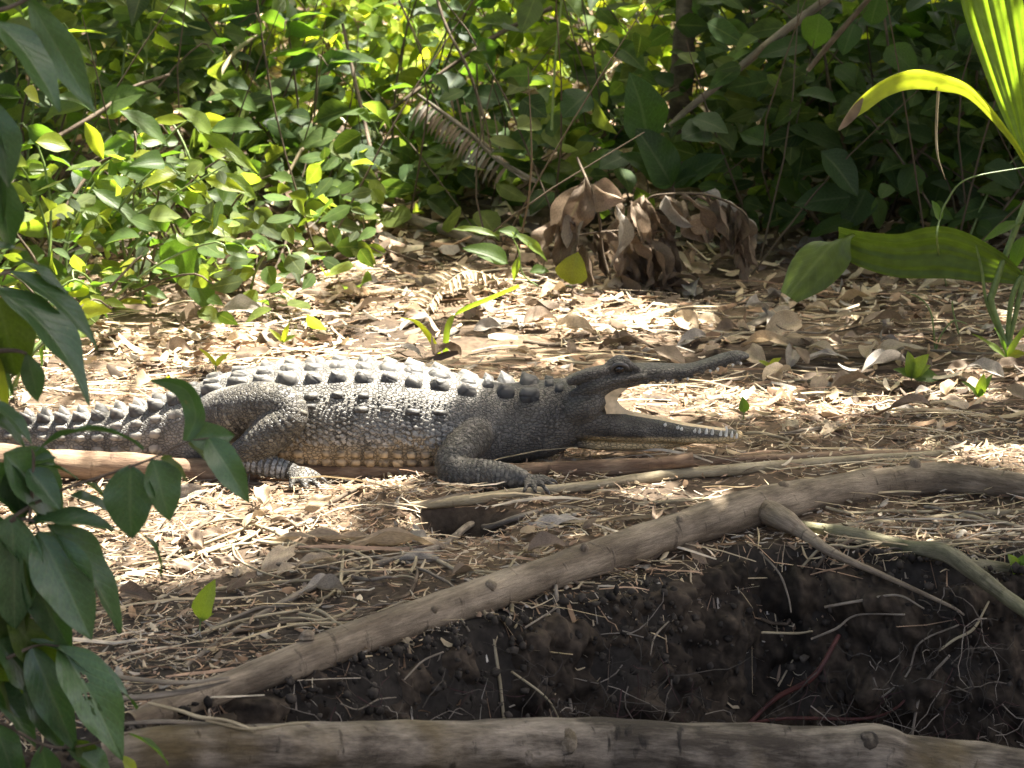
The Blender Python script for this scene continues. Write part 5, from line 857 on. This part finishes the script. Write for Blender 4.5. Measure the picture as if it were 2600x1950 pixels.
for j, x in enumerate(np.arange(.60, 1.45, .0148)):
    for side in (0, 1):
        for i, pdeg in enumerate(np.arange(-2, 58, 4.6)):
            if pdeg > 40 and x < 1.2: continue
            pd = pdeg+random.gauss(0, .8)+(2.3 if j % 2 else 0); xx = x+random.gauss(0, .0014); s = random.uniform(.75, 1.2)*(1.35 if pdeg < 18 else .85)*(1-.45*float(sstep(1.12, 1.28, x)))
            dp = D(2.1)*s*(.165/max(.08, float(np.interp(xx, XD, SD[:, 2]))))*.95; pp = D(pd) if side == 0 else math.pi-D(pd)
            v, f = patch('', xx-.0068*s, xx+.0068*s, pp-dp, pp+dp, .0042*s, None, None, keel=False, nu=2, nv_=2, link=False, rim=.001, sink=.003)
            bv.append(v); bf.append(f+o); o += len(v); k = np.array([.21, .195, .16])*(1-float(sstep(1.1, 1.4, x)))+np.array([.098, .086, .066])*float(sstep(1.1, 1.4, x)); bc.append(np.repeat([k*random.uniform(.7, 1.35)], len(v), 0))
tag(part('flank_beads', np.vstack(bv), np.vstack(bf), M['bead'], croc, smooth=True, col=np.vstack(bc)), kind='stuff')
# plates on the hind shank and forearm edges
def limb_plates(pts, rng, name, seed, colr, rows=5):
    q = smooth_path([list(P(a, b, y))+[r] for a, b, y, r in pts], 80); i0, i1 = int(rng[0]*79), int(rng[1]*79); rs = random.Random(seed); vv, ff, cc_, o = [], [], [], 0
    for i in range(i0, i1, 2):
        t = q[min(i+1, 79)][:3]-q[i-1][:3]; t /= np.linalg.norm(t); v1 = np.cross(t, (0, -1, .3)); v1 /= np.linalg.norm(v1); v2 = np.cross(v1, t); v2 = v2 if v2[1] < 0 else -v2; r = q[i][3]
        for k in range(-rows, rows+1):
            a = k/rows*1.35+rs.gauss(0, .04)+(.13 if (i//2) % 2 else 0); n_ = v2*math.cos(a)+v1*math.sin(a); ta = -v2*math.sin(a)+v1*math.cos(a); c_ = q[i][:3]+n_*(r-.001)
            s = .0062*rs.uniform(.8, 1.15); g = np.array([-1, 0, 1.])
            for A in g:
                for Bq in g: vv.append(c_+t*A*s*.9+ta*Bq*s*1.05+n_*(.0035 if A == 0 and Bq == 0 else (-.001 if A and Bq else .0)))
            for a_ in (0, 1):
                for b_ in (0, 1): ff.append((o+a_*3+b_, o+a_*3+b_+1, o+a_*3+b_+4, o+a_*3+b_+3))
            o += 9; cc_.append(np.repeat([np.array(colr)*rs.uniform(.65, 1.4)], 9, 0))
    return tag(part(name, np.array(vv), np.array(ff), M['bead'], croc, smooth=True, col=np.vstack(cc_)), kind='stuff')
limb_plates(hind, (.12, .62), 'hind_leg_scales', 3, (.095, .086, .066)); limb_plates(hind, (.70, .98), 'foot_scales', 4, (.15, .15, .14)); limb_plates(front, (.12, .95), 'front_leg_scales', 5, (.085, .077, .06))
M['claw'] = plain_mat('claw_horn', (.10, .09, .075), .35); M['tooth'] = plain_mat('tooth_ivory', (.78, .74, .62), .3); M['eye'] = plain_mat('eye_amber', (.035, .026, .018), .08, .8); M['mouth'] = plain_mat('mouth_flesh', (.70, .53, .30), .45); M['pupil'] = plain_mat('pupil_black', (.004, .004, .004), .05, .8)
for a, b in e1[:3]+e2[:3]:
    p1, p2 = P(*a[:3]), P(*b[:3]); d = (p2-p1)/np.linalg.norm(p2-p1); tube_part('claw', [p2-d*.006, p2+d*.008+np.array([0, 0, -.001]), p2+d*.018+np.array([0, 0, -.007])], [.0052, .004, .0008], M['claw'], croc, n=8, sides=7)
for sg in (-1, 1):
    ec = P(1573, 935, sg*.062); a = np.linspace(0, math.pi, 11); b = np.linspace(0, 2*math.pi, 16, endpoint=False); Vv = np.array([ec+.0155*np.array([math.sin(i)*math.cos(j), math.cos(i)*.9*sg, .85*math.sin(i)*math.sin(j)]) for i in a for j in b]); Ff = [(i*16+j, i*16+(j+1) % 16, (i+1)*16+(j+1) % 16, (i+1)*16+j) for i in range(10) for j in range(16)]
    ey = part('eye', Vv, Ff, M['eye'], croc); tube_part('pupil', [ec+np.array([.003, sg*.0115, .006]), ec+np.array([.003, sg*.0140, 0]), ec+np.array([.003, sg*.0115, -.006])], [.0012, .0024, .0012], M['pupil'], ey, n=8, sides=8)
    tube_part('eyelid', [P(1553, 936, sg*.070), P(1562, 927, sg*.076), P(1576, 924, sg*.077), P(1590, 930, sg*.072), P(1596, 938, sg*.066)], [.004, .0055, .006, .005, .003], M['claw'], ey, n=16, sides=8)
    # cheek membrane at the corner of the mouth
    g = []
    for i, t in enumerate(np.linspace(0, 1, 9)):
        top_, bot = (1528+35*0, 993), (1545, 1046); lx = 1522+18*t; rx = 1602-38*math.sin(math.pi*min(1, t*.95+.05))*1.0+8*t; y_ = 985+66*t
        for s_ in np.linspace(0, 1, 5): g.append(P(lx+(rx-lx)*s_, y_, sg*(.070-.012*s_)+hy(1.55)))
    I = np.arange(45).reshape(9, 5); part('mouth_lining', np.array(g), np.column_stack([I[:-1, :-1].ravel(), I[:-1, 1:].ravel(), I[1:, 1:].ravel(), I[1:, :-1].ravel()]), M['mouth'], croc)
for nm, tab, row in (('palate', UJ, 2), ('tongue', LJ, 1)):     # flesh inside both jaws
    g = []; xs_ = np.linspace(1540, 1860 if row == 2 else 1850, 16)
    for x_ in xs_:
        z_ = zz(x_, np.interp(x_, [u[0] for u in tab], [u[row] for u in tab])) + (-.002 if row == 2 else .0015); h_ = np.interp(x_, [u[0] for u in tab], [u[3] for u in tab])*.001*(.72 if row == 2 else .5)
        for s_ in np.linspace(-1, 1, 7): g.append((x_*.001, hy(x_*.001)+s_*h_, z_-(.006*abs(s_)**3 if row == 1 else -.006*abs(s_)**3)))
    I = np.arange(16*7).reshape(16, 7); part(nm, np.array(g), np.column_stack([I[:-1, :-1].ravel(), I[:-1, 1:].ravel(), I[1:, 1:].ravel(), I[1:, :-1].ravel()]), M['mouth'], croc)
for sg in (-1, 1):                                    # teeth
    for k, x_ in enumerate(np.linspace(1655, 1872, 15)):
        y_ = np.interp(x_, [u[0] for u in LJ], [u[1] for u in LJ]); h_ = np.interp(x_, [u[0] for u in LJ], [u[3] for u in LJ])*.001*.86; L_ = [0, 0, 2, 0, 3, 2, 0, 4, 7, 11, 12, 10, 22, 12, 9][k]*.001
        if L_ == 0: continue
        x_ += random.uniform(-4, 4)
        b_ = P(x_, y_+5, hy(x_*.001)+sg*h_); tube_part('tooth', [b_, b_+np.array([.001, sg*.002, L_*.6]), b_+np.array([.002, sg*.001, L_+.004])], [.0046, .0034, .0006], M['tooth'], croc, n=6, sides=7)
    for k, x_ in enumerate(np.linspace(1670, 1880, 12)):
        y_ = np.interp(x_, [u[0] for u in UJ], [u[2] for u in UJ]); h_ = np.interp(x_, [u[0] for u in UJ], [u[3] for u in UJ])*.001*.86; L_ = [0, 3, 9, 0, 3, 0, 0, 3, 5, 0, 4, 3][k]*.001
        if L_ == 0: continue
        b_ = P(x_, y_-3, hy(x_*.001)+sg*h_); tube_part('tooth', [b_, b_-np.array([0, -sg*.002, L_*.6]), b_-np.array([0, 0, L_+.003])], [.0042, .003, .0006], M['tooth'], croc, n=6, sides=7)

# ------------------------------------------------------------------ the trees overhead whose leaves dapple the sun
HS = SUN_H*math.cos(SUN_EL)/math.sin(SUN_EL)
LIT = [  # sun flecks on the ground: x, y, half sizes, how open the canopy is there
    (.42, -.45, .60, .62, .98), (.72, -.03, .54, .2, .99), (.05, -.10, .45, .35, .95), (.75, .55, .75, .45, .9), (1.05, 1.75, .8, .55, .95), (.45, 1.35, .6, .5, .75), (1.85, .62, .62, .26, .93), (1.85, -.32, .42, .085, .9), (2.42, 1.09, .36, .10, .93), (1.5, 1.7, .5, .3, .7),
    (2.75, .95, .2, .12, .8), (2.45, .75, .25, .12, .7), (.0, 2.2, .75, .65, .9), (.35, 2.75, .6, .5, .72), (-.1, 1.1, .5, .5, .9), (.55, 3.3, .5, .4, .45), (1.0, 4.9, 1.3, 1.0, .88), (.9, 6.6, 2.0, 1.2, .92), (2.3, 6.0, .9, .9, .7), (-.3, 5.2, .8, .9, .5), (1.75, 1.55, .15, .12, .9), (2.3, -.65, .14, .05, .6), (2.55, .1, .2, .1, .5)]
def openness(x, y):
    k = np.zeros_like(x)
    wob = .16*noise2(x, y, 8, 14)+.10*noise2(x, y, 23, 19)
    for cx, cy, rx, ry, p in LIT: k = np.maximum(k, p*(1-sstep(.82, 1.08, np.sqrt(((x-cx)/rx)**2+((y-cy)/ry)**2)+wob)))
    return k
n_ = 36000; gx_ = RNG.uniform(-2.6, 4.8, n_); gy_ = RNG.uniform(-3.3, 8.5, n_); gy_[:4500] = RNG.uniform(-3.0, -.75, 4500); gx_[:4500] = RNG.uniform(-.5, 3.3, 4500); gx_[4500:7500] = RNG.uniform(1.8, 4.2, 3000); gy_[4500:7500] = RNG.uniform(2.0, 4.8, 3000); hh = RNG.uniform(2.6, 4.6, n_)
keep = RNG.uniform(0, 1, n_) > openness(gx_, gy_); keep &= openness(gx_, gy_) < .3+.7*(RNG.uniform(0, 1, n_) < .25)
gx_, gy_, hh = gx_[keep], gy_[keep], hh[keep]; cpos = np.column_stack([gx_+hh*HS[0], gy_+hh*HS[1], hh])
owner = np.where(cpos[:, 0] < .3, 0, np.where(cpos[:, 0] > 2.5, 1, 2)); 
def crown_mesh(pos, rs):
    n = len(pos); L = rs.uniform(.13, .24, n); W = L*rs.uniform(.42, .6, n); az = rs.uniform(0, 6.28, n); d = np.column_stack([np.cos(az), np.sin(az), rs.normal(-.15, .3, n)]); d /= np.linalg.norm(d, axis=1)[:, None]
    up = np.column_stack([rs.normal(0, .4, n), rs.normal(0, .4, n), np.ones(n)]); s = np.cross(d, up); s /= np.linalg.norm(s, axis=1)[:, None]; u2 = np.cross(s, d)
    V = np.stack([pos-d*L[:, None]/2, pos-d*L[:, None]*.12+s*W[:, None]/2, pos-d*L[:, None]*.12-s*W[:, None]/2, pos-u2*L[:, None]*.06, pos+d*L[:, None]*.25+s*W[:, None]*.36, pos+d*L[:, None]*.25-s*W[:, None]*.36, pos+d*L[:, None]/2-u2*L[:, None]*.1], 1).reshape(-1, 3)
    o = (np.arange(n)*7)[:, None]; F = np.concatenate([o+np.array(t) for t in ((0, 1, 3), (0, 3, 2), (1, 4, 3), (3, 5, 2), (4, 6, 3), (3, 6, 5))]); c = np.array([.045, .085, .02])*rs.uniform(.6, 1.5, (n, 1)); return V, F, np.repeat(c, 7, 0)
for k, (bx_, by_, lab) in enumerate([(-2.4, 3.4, 'tall leafy tree overhanging the bank from the left'), (4.4, 3.2, 'tall leafy tree overhanging the bank from the right'), (1.6, 11.0, 'tall leafy tree overhanging the bank from behind')]):
    b = np.array([bx_, by_, float(gz(bx_, by_))]); t = thing('overhanging_tree', lab, 'tree', b); ps = cpos[owner == k]; cen = ps.mean(0)
    tube_part('trunk', [b-np.array([0, 0, .2]), b+np.array([.05, -.1, 1.4]), b+np.array([.1, -.2, 2.8]), b*.6+cen*.4+np.array([0, 0, 1.6])], [.17, .14, .12, .07], M['trunk'], t, n=30, sides=14, rough=.08, seed=k)
    st = b+np.array([.1, -.2, 2.7])
    for q in range(4):
        e = ps[RNG.integers(len(ps))]; tube_part('limb', [st, st*.5+e*.5+np.array([0, 0, .25]), e], [.03, .018, .006], M['trunk'], t, n=14, sides=7, rough=.1, seed=q)
    V, F, c = crown_mesh(ps, np.random.default_rng(k)); o = part('crown', V, F, M['crown'], t, smooth=True, col=c, uv=np.tile(np.array([[.5, 0], [1, .4], [0, .4], [.5, .5], [.9, .7], [.1, .7], [.5, 1]]), (len(ps), 1))); tag(o, kind='stuff')
